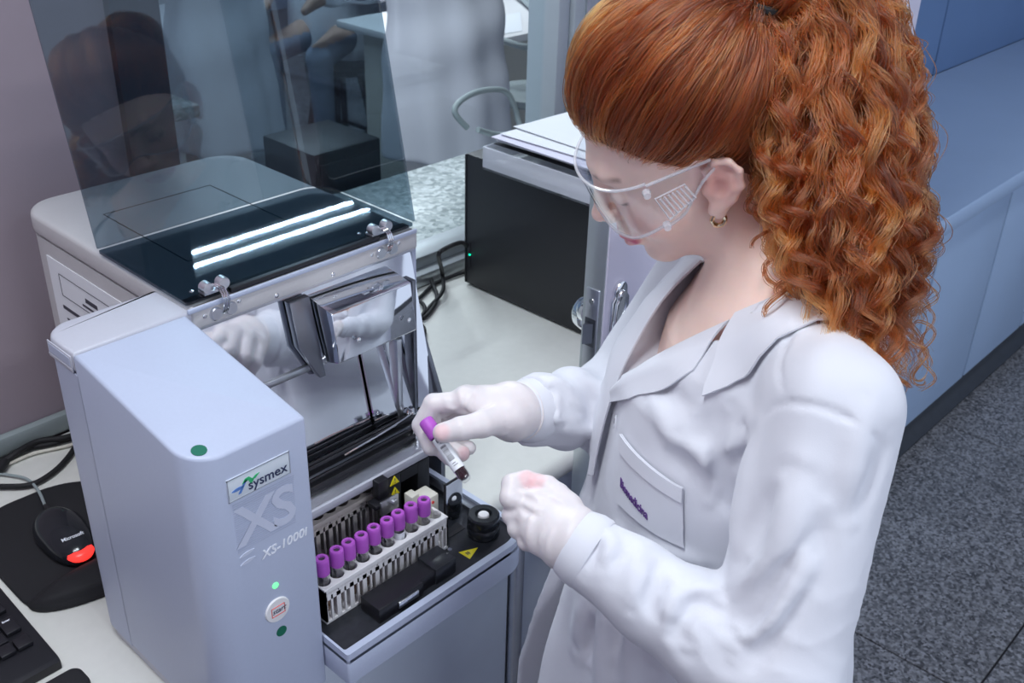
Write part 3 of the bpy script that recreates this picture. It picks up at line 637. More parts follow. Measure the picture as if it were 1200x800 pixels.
def polydist(P, pts):
    d = None
    for i in range(len(pts)-1):
        c = cap(P, pts[i], pts[i+1], 0.0); d = c if d is None else np.minimum(d, c)
    return d
def folds(P, d, lst):
    """raise (amp > 0) or press (amp < 0) soft ridges along polylines: lst of (pts, amp, width)"""
    for pts, amp, wd in lst:
        A = np.asarray(pts, np.float32); lo = A.min(0)-3*wd; hi = A.max(0)+3*wd
        m = np.all((P > lo) & (P < hi), axis=1)
        if not m.any(): continue
        q = polydist(P[m], pts); e = np.minimum(np.linalg.norm(P[m]-A[0], axis=1), np.linalg.norm(P[m]-A[-1], axis=1))
        L_ = np.linalg.norm(A[-1]-A[0]); d[m] -= amp*np.exp(-(q/wd)**2)*np.clip(e/(0.40*L_+1e-6), 0, 1)**1.0
    return d
def grad(f, P, e=0.0008):
    g = np.stack([f(P+V3(e, 0, 0))-f(P-V3(e, 0, 0)), f(P+V3(0, e, 0))-f(P-V3(0, e, 0)), f(P+V3(0, 0, e))-f(P-V3(0, 0, e))], 1)
    return g/np.maximum(np.linalg.norm(g, axis=1, keepdims=True), 1e-9)
def polygonize(f, lo, hi, h, block=8, slack=1.35):
    """sparse surface nets -> (verts, quads)"""
    lo = np.asarray(lo, float); hi = np.asarray(hi, float); s = block*h
    nb = np.ceil((hi-lo)/s).astype(int)
    bi = np.stack(np.meshgrid(*[np.arange(n) for n in nb], indexing='ij'), -1).reshape(-1, 3)
    val = f((lo+(bi+0.5)*s).astype(np.float32)); bi = bi[np.abs(val) < s*0.87*slack+h]
    loc = np.stack(np.meshgrid(*[np.arange(block+1)]*3, indexing='ij'), -1).reshape(-1, 3); n1 = block+1
    cells = []; pos = []; e0 = []
    CO = np.array([(i, j, k) for i in (0, 1) for j in (0, 1) for k in (0, 1)])
    ED = [(a, b) for a in range(8) for b in range(a+1, 8) if np.abs(CO[a]-CO[b]).sum() == 1]
    step = 400
    for q in range(0, len(bi), step):
        bb = bi[q:q+step]
        G = bb[:, None, :]*block+loc[None]
        v = f((lo+G.reshape(-1, 3)*h).astype(np.float32)).reshape(len(bb), n1, n1, n1)
        c8 = np.stack([v[:, i:i+block, j:j+block, k:k+block] for i, j, k in CO], -1)
        ins = c8 < 0; act = ins.any(-1) & ~ins.all(-1)
        w = np.argwhere(act)
        if len(w) == 0: continue
        vals = c8[act]; cell = bb[w[:, 0]]*block+w[:, 1:]
        acc = np.zeros((len(w), 3)); cnt = np.zeros(len(w))
        for a, b in ED:
            va, vb = vals[:, a], vals[:, b]; x = (va < 0) != (vb < 0)
            t = np.where(x, va/np.where(x, va-vb, 1), 0)
            p = CO[a]+t[:, None]*(CO[b]-CO[a]); acc += p*x[:, None]; cnt += x
        pos.append(lo+(cell+acc/cnt[:, None])*h); cells.append(cell); e0.append(vals[:, [0, 4, 2, 1]])
    cells = np.concatenate(cells); pos = np.concatenate(pos); e0 = np.concatenate(e0)
    K = cells.max(0)+4
    key = ((cells[:, 0]+1)*K[1]+cells[:, 1]+1)*K[2]+cells[:, 2]+1
    order = np.argsort(key); sk = key[order]
    def look(c):
        k = ((c[:, 0]+1)*K[1]+c[:, 1]+1)*K[2]+c[:, 2]+1
        i = np.clip(np.searchsorted(sk, k), 0, len(sk)-1); ok = sk[i] == k
        return np.where(ok, order[i], -1)
    quads = []
    for ax in range(3):
        b_, c_ = (ax+1) % 3, (ax+2) % 3
        x = (e0[:, 0] < 0) != (e0[:, ax+1] < 0); c = cells[x]; s0 = e0[x, 0] < 0
        eb = np.eye(3, dtype=int)[b_]; ec = np.eye(3, dtype=int)[c_]
        Q = np.stack([look(c), look(c-eb), look(c-eb-ec), look(c-ec)], 1)
        ok = (Q >= 0).all(1); Q = Q[ok]; s0 = s0[ok]
        Q[~s0] = Q[~s0][:, ::-1]; quads.append(Q)
    quads = np.concatenate(quads)
    P = pos.astype(np.float32)
    for _ in range(2):
        g = grad(f, P, h*0.4); st = np.clip(f(P), -h*0.5, h*0.5); P = P-g*st[:, None]*0.8
    return P, quads
def np_mesh(name, P, Q, m=None, smooth=True):
    me = bpy.data.meshes.new(name); n = len(P); k = Q.shape[1]
    me.vertices.add(n); me.vertices.foreach_set('co', np.ascontiguousarray(P, np.float32).ravel())
    me.loops.add(Q.size); me.loops.foreach_set('vertex_index', np.ascontiguousarray(Q, np.int32).ravel())
    me.polygons.add(len(Q)); me.polygons.foreach_set('loop_start', np.arange(0, Q.size, k, dtype=np.int32))
    me.polygons.foreach_set('use_smooth', np.full(len(Q), smooth, bool))
    me.update(calc_edges=True); me.validate()
    if m is not None: me.materials.append(m)
    return me
def surf(name, f, lo, hi, h, m, parent=None):
    P, Q = polygonize(f, lo, hi, h); return link(name, np_mesh(name, P, Q, m), None, parent)
COAT = mat('coat_cotton', (0.70, 0.71, 0.77), 0.75, noise=0.015, nscale=30, bump=0.06, bscale=900, sheen=0.15)

# ================================================================ things on the bench, left
kbx0, kbx1, kby0, kby1 = -0.150, 0.297, 0.952, 1.128
kb_ = empty('keyboard', (0, 0, 0), 'black computer keyboard at the left edge of the bench', 'keyboard')
MB().prism([(kby0, B+0.001), (kby0, B+0.012), (kby0+0.006, B+0.016), (kby1-0.008, B+0.026), (kby1, B+0.022), (kby1, B+0.001)], kbx0, kbx1, 'x', 0.002).build('tray', M['black'], kb_)
keym = MB().prism(rrect(-0.0087, 0.0087, -0.0087, 0.0087, 0.002, 3), 0.0, 0.002).mesh('key', M['black'])
t_ = MB()
t_.prism([(-0.0088, -0.0088), (0.0088, -0.0088), (0.0088, 0.0088), (-0.0088, 0.0088)], 0.0, 0.0065, 'z', 0.0018); key1 = t_.mesh('key', M['black'])
t_ = MB(); t_.prism([(-0.0088, -0.0183), (0.0088, -0.0183), (0.0088, 0.0088), (-0.0088, 0.0088)], 0.0, 0.0065, 'z', 0.0018); key2 = t_.mesh('key', M['black'])
lab_txt = {(0, 0): None, (0, 1): '+', (0, 3): 'Enter', (1, 1): '9', (1, 2): '6', (1, 3): '3', (1, 4): '.', (2, 1): '8', (2, 2): '5', (2, 3): '2', (2, 4): '0', (3, 1): '7', (3, 2): '4', (3, 3): '1'}
for cidx in range(21):
    for row in range(6):
        if cidx == 0 and row in (2, 4, 5): 
            if row != 5: continue
        gap = 0.010 if cidx >= 4 else 0.0
        gap += 0.010 if cidx >= 7 else 0.0
        kx = kbx1-0.021-cidx*0.0192-gap; ky = kby1-0.030-row*0.0195-(0.006 if row else 0)+0.004
        if ky < kby0+0.012: continue
        tall = cidx == 0 and row in (1, 3)
        kz = B+0.0165+(ky-kby0)/(kby1-kby0)*0.008
        k_ = link('key', key2 if tall else key1, None, kb_, (kx, ky, kz)); k_.rotation_euler = (0.055, 0, 0)
        tx = lab_txt.get((cidx, row))
        if tx:
            me = text_mesh(tx, 0.0042 if len(tx) > 1 else 0.006, 0.0001, offset=0.0001, align='CENTER'); me.materials.append(M['white_ink'])
            link('legend', me, None, k_, (0.0, 0.001, 0.0066))
tag(MB().prism(rrect(0.250, 0.306, 0.892, 0.930, 0.012, 5), B+0.0005, B+0.018, 'z', 0.005, 3).build('wrist_cushion', M['pad']), 'black padded cushion corner at the front of the keyboard', 'cushion')
def fpad(P):
    pts = [(0.306, 1.150), (0.312, 1.062), (0.335, 1.040), (0.470, 1.010), (0.520, 1.150), (0.505, 1.245), (0.455, 1.285), (0.36, 1.288), (0.315, 1.24)]
    A = np.array(pts, np.float32); d = np.full(len(P), -1e9, np.float32)
    for i in range(len(A)):
        a, b = A[i], A[(i+1) % len(A)]; n = np.array([b[1]-a[1], -(b[0]-a[0])]); n = n/np.linalg.norm(n)
        d = smax(d, (P[:, 0]-a[0])*n[0]+(P[:, 1]-a[1])*n[1], 0.02)
    flat = smax(d, np.abs(P[:, 2]-(B+0.0025))-0.002, 0.002)
    hump = ell(P, (0.395, 1.055, B+0.004), (0.085, 0.032, 0.022))
    hump = smax(hump, d, 0.006)
    return smax(smin(flat, hump, 0.012), (B+0.0006)-P[:, 2], 0.001)
tag(surf('mouse_pad', fpad, (0.29, 0.99, 0.795), (0.54, 1.30, 0.84), 0.0025, M['pad']), 'black foam mouse pad with raised wrist rest beside the analyzer', 'mouse pad')
ms = empty('computer_mouse', (0, 0, 0), 'black optical mouse with green dot and red glowing tail', 'mouse')
mc = np.array([0.402, 1.156]); mdir = np.array([0.10, 1.0]); mdir /= np.linalg.norm(mdir); msd = np.array([mdir[1], -mdir[0]])
def mloc(u, v, z): p = mc+mdir*u+msd*v; return (float(p[0]), float(p[1]), z)
def fmouse(P):
    q = P[:, :2]-mc.astype(np.float32); u = q@mdir.astype(np.float32); v = q@msd.astype(np.float32)
    L = np.stack([u, v, P[:, 2]-(B+0.006)], 1)
    d = ell(L, (-0.004, 0, 0.006), (0.062, 0.031, 0.027))
    w_ = ell(L, (0.02, 0, 0.004), (0.044, 0.030, 0.021)); d = smin(d, w_, 0.01)
    d = smax(d, -L[:, 2]+0.0005, 0.003)
    d = smax(d, (u-0.055), 0.008)
    return d
mo = surf('mouse_shell', fmouse, (0.35, 1.07, 0.80), (0.46, 1.24, 0.85), 0.002, M['black_gloss'], ms)
MB().box(-0.0004, 0.0004, -0.022, 0.022, -0.0006, 0.0006).build('button_split', M['joint'], mo, loc=mloc(0.034, 0, B+0.0315), rot=(-0.18, 0, -0.1))
MB().lathe([(0.0065, 0.0), (0.0065, 0.0006), (0, 0.0008)], 24).build('green_dot', M['green'], mo, loc=mloc(0.022, 0.004, B+0.0350), rot=(-0.16, 0.02, 0))
me = text_mesh('Microsoft', 0.0072, 0.0001, offset=0.0001, align='CENTER'); me.materials.append(M['white_ink'])
link('maker_name', me, None, mo, mloc(-0.040, 0, B+0.0345), (0.42, 0, -0.1))
MB().lathe([(0, 0.006), (0.010, 0.005), (0.016, 0.002), (0.018, -0.002), (0.016, -0.006), (0.0, -0.008)], 24).build('tail_light', M['led_red'], ms, loc=mloc(-0.051, 0.001, B+0.020))
MB().cyl(mloc(0.048, 0, B+0.024), mloc(0.066, 0, B+0.022), 0.0045, 0.003, 12).build('strain_relief', M['rubber'], ms)
MB().tube([mloc(0.064, 0, B+0.022), (0.4231, 1.2764, 0.8100), (0.4265, 1.3171, 0.8060), (0.4162, 1.3436, 0.8050), (0.3958, 1.3666, 0.8050), (0.3419, 1.3801, 0.8050)], 0.0021, 8).build('cable', M['hose'], ms)
for nm, pts, r, m_, lb_ in (
    ('power_cable', [(0.3582, 1.3621, 0.8060), (0.3917, 1.3290, 0.8060), (0.4228, 1.3037, 0.8060), (0.4560, 1.3081, 0.8060), (0.4882, 1.3266, 0.8060), (0.5214, 1.3558, 0.8060)], 0.0042, 'rubber', 'thick black power cable curving in front of the bench trim'),
    ('power_cable', [(0.3733, 1.3698, 0.8060), (0.4133, 1.3777, 0.8070), (0.4413, 1.3812, 0.8140), (0.4771, 1.3903, 0.8120), (0.5081, 1.3725, 0.8120), (0.5393, 1.3675, 0.8120)], 0.0048, 'rubber', 'black power cable lying along the wall trim'),
    ('power_cable', [(0.3879, 1.4047, 0.8060), (0.4183, 1.3896, 0.8060), (0.4579, 1.3933, 0.8060), (0.4906, 1.3798, 0.8060), (0.5261, 1.3704, 0.8060)], 0.0040, 'rubber', 'black cable hugging the wall behind the other cables'),
    ('network_cable', [(0.3912, 1.3848, 0.8040), (0.4251, 1.3778, 0.8040), (0.4628, 1.3770, 0.8040), (0.5075, 1.3609, 0.8040), (0.5454, 1.3556, 0.8040)], 0.0026, 'cream', 'thin beige cable between the black power cables')):
    tag(MB().tube(pts, r, 10).build(nm, M[m_]), lb_, 'cable', 'cables at the wall')
MB().cyl((0.4039, 1.3605, 0.8100), (0.4207, 1.3753, 0.8120), 0.0068, n=14).build('cable_tie', M['rubber'], bpy.data.objects['power_cable.001'])

# ================================================================ things on the bench, right
pc = empty('computer_case', (0, 0, 0), 'black desktop computer case lying on the bench beside the door', 'computer')
MB().box(1.332, 1.56, 1.040, 1.353, B+0.004, 1.0725, 0.003).build('case_shell', M['black_case'], pc)
MB().box(1.3305, 1.3335, 1.3505, 1.3540, B+0.006, 1.071, 0.0008).build('front_bezel', M['black'], pc)
MB().box(1.3308, 1.3325, 1.3385, 1.3420, 0.842, 0.895, 0.0005).build('led_slot', M['joint'], pc)
MB().cyl((1.3302, 1.3402, 0.869), (1.3325, 1.3402, 0.869), 0.0022, n=12).build('power_led', M['led_teal'], pc)
for fy in (1.07, 1.32): MB().cyl((1.36, fy, B), (1.36, fy, B+0.005), 0.01, n=14).build('foot', M['rubber'], pc)
at_ = empty('document_tray', (0, 0, 0), 'clear acrylic document tray on top of the black computer', 'tray')
ax0, ax1, ay0, ay1, az0, az1 = 1.290, 1.545, 0.985, 1.268, 1.0735, 1.116
MB().box(ax0, ax1, ay0, ay1, az0, az0+0.004, 0.001).build('tray_floor', M['clear'], at_)
for bx in ((ax0, ax0+0.004, ay0, ay1), (ax1-0.004, ax1, ay0, ay1), (ax0+0.004, ax1-0.004, ay1-0.004, ay1)):
    MB().box(*bx, az0+0.004, az1, 0.0012).build('tray_wall', M['frosted'], at_)
MB().box(ax0+0.004, ax1-0.004, ay0+0.004, ay1-0.004, az1, az1+0.003, 0.001).build('tray_lid', M['clear'], at_)
for k in range(5):
    o = MB().box(-0.105, 0.105, -0.130, 0.130, 0, 0.0012).build('paper_sheet', M['paper2' if k % 2 else 'paper'], loc=(1.418, 1.128, az0+0.0046+k*0.0016), rot=(0, 0, random.uniform(-0.03, 0.03)))
    tag(o, ('lowest', 'second lowest', 'middle', 'second highest', 'uppermost')[k]+' sheet of the thin stack inside the frosted acrylic tray', 'paper', 'papers inside the acrylic tray')
for k in range(9):
    rz = random.uniform(-0.05, 0.05)
    g = [[(1.428+math.cos(rz)*u*0.105-math.sin(rz)*v*0.148+0.004*k*(k % 3-1), 1.108+math.sin(rz)*u*0.105+math.cos(rz)*v*0.148, az1+0.0036+k*0.0022+0.0004*math.sin(3*u+k)+0.004*max(0, -u-0.6)*(k > 6)) for v in np.linspace(-1, 1, 8)] for u in np.linspace(-1, 1, 6)]
    o = MB().sheet(g, 0.0012).build('paper_sheet', M['paper2' if k in (4, 6) else 'paper'])
    tag(o, 'topmost white sheet of the paper stack on the acrylic tray' if k == 8 else ('bottom', 'second', 'third', 'fourth', 'fifth', 'sixth', 'seventh', 'eighth')[k]+' sheet, counted upwards, of the stack lying on the acrylic tray', 'paper', 'papers on the acrylic tray')
tag(MB().box(1.308, 1.54, 0.962, 1.258, az1+0.0031, az1+0.0038).build('folder', M['black']), 'thin dark folder under the paper stack on the acrylic tray', 'folder')
for pts, r, lb_ in (
    ([(1.3673, 1.3850, 0.8604), (1.2230, 1.2543, 0.9543), (1.1725, 1.2456, 0.9590), (1.1497, 1.2346, 0.9565), (1.2952, 1.3814, 0.8300), (1.2594, 1.3412, 0.8150), (1.2073, 1.3191, 0.8080), (1.1525, 1.2949, 0.8060), (1.0861, 1.2672, 0.8060)], 0.0040, 'black cable rising in a loop behind the analyzer towards the window'),
    ([(1.3893, 1.3850, 0.8367), (1.3943, 1.4350, 0.8150), (1.3624, 1.4476, 0.8150), (1.3151, 1.4405, 0.8150), (1.2769, 1.3918, 0.8100), (1.2353, 1.3324, 0.8080), (1.1674, 1.2948, 0.8060), (1.1457, 1.3156, 0.8060)], 0.0040, 'black cable running from the computer along the window sill'),
    ([(1.1808, 1.3745, 0.8080), (1.2020, 1.3542, 0.8080), (1.1979, 1.3281, 0.8080), (1.1730, 1.3032, 0.8080), (1.1296, 1.2882, 0.8080), (1.0996, 1.2941, 0.8080)], 0.0038, 'black cable loop nearest the analyzer side'),
    ([(1.1206, 1.3062, 0.8080), (1.1409, 1.2867, 0.8080), (1.1353, 1.2597, 0.8080), (1.1047, 1.2308, 0.8080), (1.0729, 1.2182, 0.8080), (1.0373, 1.2230, 0.8080)], 0.0038, 'lowest black cable loop on the bench beside the analyzer'),
    ([(1.3897, 1.3800, 0.8038), (1.3403, 1.3868, 0.8060), (1.2821, 1.3875, 0.8060), (1.2119, 1.3604, 0.8060), (1.1596, 1.3506, 0.8060)], 0.0036, 'flat lying black cable along the foot of the window')):
    tag(MB().tube(pts, r, 10).build('power_cable', M['rubber']), lb_, 'cable', 'cables behind the analyzer')

# ================================================================ far room behind the window
tag(MB().box(0.4, 6.0, 1.535, 1.925, 0.770, 0.800, 0.004).build('granite_worktop', M['granite']), 'grey speckled granite worktop just behind the window', 'worktop')
c_ = empty('bench_cabinet', (0, 0, 0), 'grey base of the granite bench just behind the window', 'cabinet')
for k in range(7): MB().box(0.42+k*0.8, 1.215+k*0.8, 1.60, 1.88, 0.0, 0.769, 0.003).build('base_panel', M['bench_face'], c_)
tag(MB().box(-0.6, 1.70, 2.915, 3.445, 0.715, 0.755, 0.004).build('granite_worktop', M['granite']), 'short granite worktop ending beside the white stool', 'worktop')
c_ = empty('bench_cabinet', (0, 0, 0), 'pale legs and panels under the short granite worktop', 'cabinet')
for x in (-0.5, 0.5, 1.45): MB().box(x, x+0.09, 2.96, 3.40, 0.0, 0.714, 0.004).build('support', M['bench_face'], c_)
tag(MB().box(2.78, 6.3, 2.915, 3.60, 0.725, 0.755, 0.004).build('bench_worktop', M['white']), 'white far bench worktop with hoses and papers', 'worktop')
c_ = empty('bench_cabinet', (0, 0, 0), 'beige panelled front of the far white bench', 'cabinet')
for k in range(5): MB().box(2.84+k*0.69, 3.525+k*0.69, 2.97, 3.5, 0.0, 0.724, 0.003).build('base_panel', M['cream'], c_)
def stool(loc, h, r, seatm, legm, label):
    s = empty('stool', loc, label, 'stool')
    MB().lathe([(0, h), (r*0.92, h), (r, h-0.008), (r, h-0.03), (r*0.95, h-0.038), (0, h-0.038)], 32).build('seat', seatm, s)
    for k in range(4):
        a = PI/4+k*PI/2
        MB().cyl((r*0.62*math.cos(a), r*0.62*math.sin(a), h-0.036), (r*1.15*math.cos(a), r*1.15*math.sin(a), 0.0), 0.017, 0.015, 12).build('leg', legm, s)
    for k in range(4):
        a, b = PI/4+k*PI/2, PI/4+(k+1)*PI/2; q = r*0.98
        MB().cyl((q*math.cos(a), q*math.sin(a), 0.14), (q*math.cos(b), q*math.sin(b), 0.14), 0.010, n=10).build('rung', legm, s)
    return s
stool((2.52, 4.44, 0), 0.46, 0.155, M['white'], M['white'], 'white round stool under the person in the far left coat')
stool((2.98, 2.66, 0), 0.62, 0.155, M['hose'], M['alu'], 'grey round stool standing by the far white bench')
tag(MB().tube([(3.7028, 3.4601, 0.7900), (3.4652, 3.1096, 0.7900), (3.2571, 2.8504, 0.7900), (3.1604, 2.7455, 0.7750), (3.0607, 2.6919, 0.7700), (2.9721, 2.7038, 0.7750), (2.9379, 2.7743, 0.7900), (2.9436, 2.8430, 0.7900)], 0.013, 10).build('hose', M['hose']), 'grey hose drooping over the edge of the far white bench', 'hose')
tag(MB().tube([(1.8767, 1.9000, 0.8783), (1.8497, 1.9200, 0.9201), (1.8809, 1.9300, 0.9433), (1.9599, 1.9400, 0.9513), (2.0520, 1.9400, 0.9367), (2.0835, 1.9300, 0.8952), (2.0917, 1.9200, 0.8526), (2.0783, 1.9000, 0.8238), (1.9756, 1.8800, 0.8434), (1.8945, 1.8800, 0.8747)], 0.008, 10).build('hose', M['hose']), 'grey hose coiled in a ring above the granite worktop', 'hose')
tag(MB().tube([(1.8746, 1.8592, 0.8080), (1.8917, 1.7982, 0.8080), (1.9166, 1.7308, 0.8080), (1.9174, 1.6437, 0.8080)], 0.0078, 10).build('hose', M['hose']), 'grey hose lying flat on the granite worktop by the computer', 'hose')
tag(MB().sheet([[(3.0602, 2.9700, 0.7575), (3.2244, 2.9502, 0.7575)], [(3.3261, 3.2043, 0.7575), (3.4888, 3.2056, 0.7575)]], 0.002).build('paper_sheet', M['paper']), 'white sheet on the far bench beside the hose', 'paper')
tag(MB().lathe([(0.055, 0), (0.06, 0.006), (0.03, 0.02), (0.02, 0.05), (0.018, 0.12), (0, 0.125)], 20).build('gas_burner', M['black'], loc=(3.8494, 3.4194, 0.7555)), 'small black burner base standing on the far white bench', 'burner')

def far_person(x, y, yaw_, hem, parts_c, label, name='person', coat_mat=None, pants=None, seat=None, arm=0.0, height=1.62):
    """standing or perched figure in a lab coat, seen through the window"""
    c, s = math.cos(yaw_), math.sin(yaw_)
    def W(a, b, z): return (x+c*a-s*b, y+s*a+c*b, z)
    k = height/1.62
    sh = 1.33*k; hp = 0.86*k if seat is None else seat+0.145
    kz = hp-0.86*k
    knee = [W(0.02, sgn*0.09, 0.46*k) if seat is None else W(0.42, sgn*0.12, seat+0.115) for sgn in (-1, 1)]
    foot = [W(0.0, sgn*0.10, 0.07) if seat is None else W(0.40, sgn*0.12, 0.10) for sgn in (-1, 1)]
    hip = [W(0.0, sgn*0.085, hp) for sgn in (-1, 1)]
    elb = [W(0.10, sgn*0.25, 1.08*k+kz) for sgn in (-1, 1)]; hnd = [W(0.34, sgn*0.14, 1.08*k+kz+arm) for sgn in (-1, 1)]
    shd = [W(0.0, sgn*0.165, sh+kz-0.02) for sgn in (-1, 1)]
    def fb(P):
        d = cap(P, W(0, 0, hp), W(0.0, 0, sh+kz-0.08), 0.10, 0.11)
        d = smin(d, cap(P, W(0.0, 0, sh+kz-0.05), W(0.03, 0, sh+kz+0.14), 0.055, 0.05), 0.05)
        d = smin(d, ell(P, W(0.03, 0, sh+kz+0.21), (0.095, 0.085, 0.12)), 0.03)
        d = smin(d, ell(P, W(0.115, 0, sh+kz+0.19), (0.025, 0.025, 0.03)), 0.03)
        for i in (0, 1):
            d = smin(d, cap(P, hip[i], knee[i], 0.075, 0.055), 0.03); d = smin(d, cap(P, knee[i], foot[i], 0.055, 0.04), 0.02)
            d = smin(d, cap(P, shd[i], elb[i], 0.05, 0.04), 0.03); d = smin(d, cap(P, elb[i], hnd[i], 0.04, 0.03), 0.02)
            d = smin(d, chain(P, [hnd[i], W(0.42, (-1, 1)[i]*0.11, 1.06*k+kz+arm), W(0.47, (-1, 1)[i]*0.09, 1.03*k+kz+arm)], [0.032, 0.03, 0.018]), 0.02)
            a = foot[i]; d = smin(d, cap(P, (a[0], a[1], 0.04), (a[0]+c*0.14, a[1]+s*0.14, 0.035), 0.04, 0.035), 0.03)
        return d
    def fc(P):
        L = np.stack([(P[:, 0]-x)*c+(P[:, 1]-y)*s, -(P[:, 0]-x)*s+(P[:, 1]-y)*c, P[:, 2]], 1)
        t = np.clip((sh+kz-L[:, 2])/(sh+kz-hem), 0, 1)
        wv = 0.012*np.sin(np.arctan2(L[:, 1], L[:, 0])*7+L[:, 2]*4)*t
        A = 0.135+0.05*t+wv; Wd = 0.175+0.06*t+wv; d = (np.sqrt((L[:, 0]/A)**2+(L[:, 1]/Wd)**2)-1)*0.15
        d = smax(d, L[:, 2]-(sh+kz), 0.06); d = smax(d, hem-L[:, 2], 0.008)
        if seat is not None and pants is None:
            for i in (0, 1): d = smin(d, cap(P, hip[i], knee[i], 0.11, 0.09), 0.06)
        for i in (0, 1):
            sl = smin(cap(P, shd[i], elb[i], 0.075, 0.065), cap(P, elb[i], hnd[i], 0.066, 0.052), 0.02)
            sl = sl+0.004*np.sin(P[:, 2]*70+P[:, 0]*40); d = smin(d, sl, 0.035)
        n = cap(P, W(0.05, 0, sh+kz-0.05), W(0.10, 0, sh+kz+0.2), 0.06, 0.07); d = smax(d, -n, 0.02)
        return d+0.006*np.sin(L[:, 2]*26+L[:, 1]*9)*np.exp(-((L[:, 2]-1.0)/0.3)**2)
    lo = (x-0.75, y-0.75, 0.0); hi = (x+0.75, y+0.75, 1.85*k)
    b = surf('person', fb, lo, hi, 0.016, SKIN_FAR); tag(b, label, 'person')
    me = b.data; me.materials.append(pants or M['hose'])
    co = np.empty(len(me.vertices)*3, np.float32); me.vertices.foreach_get('co', co); co = co.reshape(-1, 3)
    li = np.empty(len(me.loops), np.int32); me.loops.foreach_get('vertex_index', li)
    zc = co[li.reshape(-1, 4)].mean(1)[:, 2]; me.polygons.foreach_set('material_index', (zc < hp+0.02).astype(np.int32)); me.update()
    surf('lab_coat', fc, lo, hi, 0.014, coat_mat or COAT, b)
    hr = surf('hair', lambda P: smax(ell(P, W(0.015, 0, sh+kz+0.235), (0.115, 0.105, 0.125)), -ell(P, W(0.15, 0, sh+kz+0.17), (0.10, 0.10, 0.14)), 0.02), (x-0.2, y-0.2, sh+kz), (x+0.2, y+0.2, sh+kz+0.42), 0.014, HAIR_FAR, b)
    return b
SKIN_FAR = mat('skin_far', (0.42, 0.27, 0.21), 0.55); HAIR_FAR = mat('hair_far', (0.02, 0.015, 0.012), 0.6)
JEANS = mat('denim', (0.20, 0.24, 0.32), 0.8, noise=0.15, nscale=50)
far_person(2.50, 2.64, 1.15, 0.50, None, 'person in a white knee-length lab coat standing by the far bench', pants=M['white'])
far_person(2.00, 3.25, 2.2, 0.50, None, 'person in a white lab coat seen standing through the smoked lid', arm=-0.05)
far_person(2.38, 4.44, 2.6, 0.44, None, 'person in a white lab coat perched on the white stool', seat=0.49)
far_person(3.05, 3.95, 3.6, 0.52, None, 'seated person in jeans seen dimly through the smoked lid', seat=0.48, pants=JEANS)
stool((3.05, 3.95, 0), 0.47, 0.155, M['black'], M['plinth'], 'dark stool under the seated person in jeans')
tag(MB().box(1.50, 1.715, 2.06, 2.28, 0.0, 0.85, 0.006).box(1.515, 1.70, 2.054, 2.061, 0.03, 0.82, 0.003).build('storage_box', M['black_case']), 'black floor cabinet just behind the granite bench', 'cabinet')

# ================================================================ the woman
HC = V3(0.8536, 0.5458, 1.3904)
HA = np.array([[-0.5657, 0.6456, -0.5130], [-0.6636, -0.7257, -0.1816], [-0.4896, 0.2377, 0.8390]], np.float32)   # forward, left, up of the head
def hl(P): return (P-HC)@HA.T
def hw(f, l, u): return tuple(float(x) for x in HC+np.array([f, l, u], np.float32)@HA)
TA = V3(0.887, 0.450, 0.0); TF = V3(-0.731, 0.682, 0.0); TL = V3(-0.682, -0.731, 0.0)
def tl(P):
    q = P-TA; return q@TF, q@TL, P[:, 2]
def tw_(a, b, c): return (float(TA[0]+TF[0]*a+TL[0]*b), float(TA[1]+TF[1]*a+TL[1]*b), c)
NB = (0.893, 0.462, 1.262); SL = (0.772, 0.324, 1.226); SR = (0.998, 0.575, 1.222)
EL = (0.667, 0.283, 1.005); WL = (0.6217, 0.4834, 1.0694); ER = (0.885, 0.630, 1.040); WR = (0.6966, 0.6384, 1.1111)
# hands: finger joints from knuckle to tip
RH = dict(wrist=WR, fingers=[
    ([(0.6553, 0.6652, 1.1301), (0.6317, 0.6883, 1.1269), (0.6190, 0.6934, 1.1037), (0.6145, 0.6744, 1.0869)], 0.0092),
    ([(0.6664, 0.6726, 1.1272), (0.6356, 0.6981, 1.1111), (0.6244, 0.6824, 1.0891), (0.6239, 0.6546, 1.0792)], 0.0094),
    ([(0.6794, 0.6793, 1.1175), (0.6528, 0.7006, 1.0956), (0.6386, 0.6791, 1.0751), (0.6403, 0.6547, 1.0765)], 0.0090),
    ([(0.6916, 0.6822, 1.1042), (0.6692, 0.6978, 1.0851), (0.6560, 0.6788, 1.0691), (0.6540, 0.6584, 1.0745)], 0.0080)],
    thumb=([(0.6781, 0.6284, 1.1155), (0.6438, 0.6286, 1.1238), (0.6210, 0.6363, 1.1255), (0.6071, 0.6480, 1.1213)], [0.014, 0.0125, 0.0108, 0.0092]))
LH = dict(wrist=WL, fingers=[
    ([(0.6226, 0.5333, 1.0862), (0.6092, 0.5539, 1.0895), (0.6191, 0.5623, 1.0963), (0.6330, 0.5558, 1.0987)], 0.0096),
    ([(0.6111, 0.5292, 1.0782), (0.6083, 0.5501, 1.0712), (0.6249, 0.5612, 1.0739), (0.6391, 0.5616, 1.0746)], 0.0092),
    ([(0.6053, 0.5191, 1.0706), (0.6037, 0.5387, 1.0634), (0.6203, 0.5519, 1.0646), (0.6362, 0.5549, 1.0627)], 0.0086),
    ([(0.6036, 0.5083, 1.0633), (0.6017, 0.5252, 1.0566), (0.6148, 0.5384, 1.0572), (0.6289, 0.5433, 1.0572)], 0.0076)],
    thumb=([(0.6396, 0.5083, 1.0824), (0.6413, 0.5235, 1.0908), (0.6403, 0.5351, 1.0955), (0.6372, 0.5460, 1.0965)], [0.014, 0.0120, 0.0102, 0.0088]))
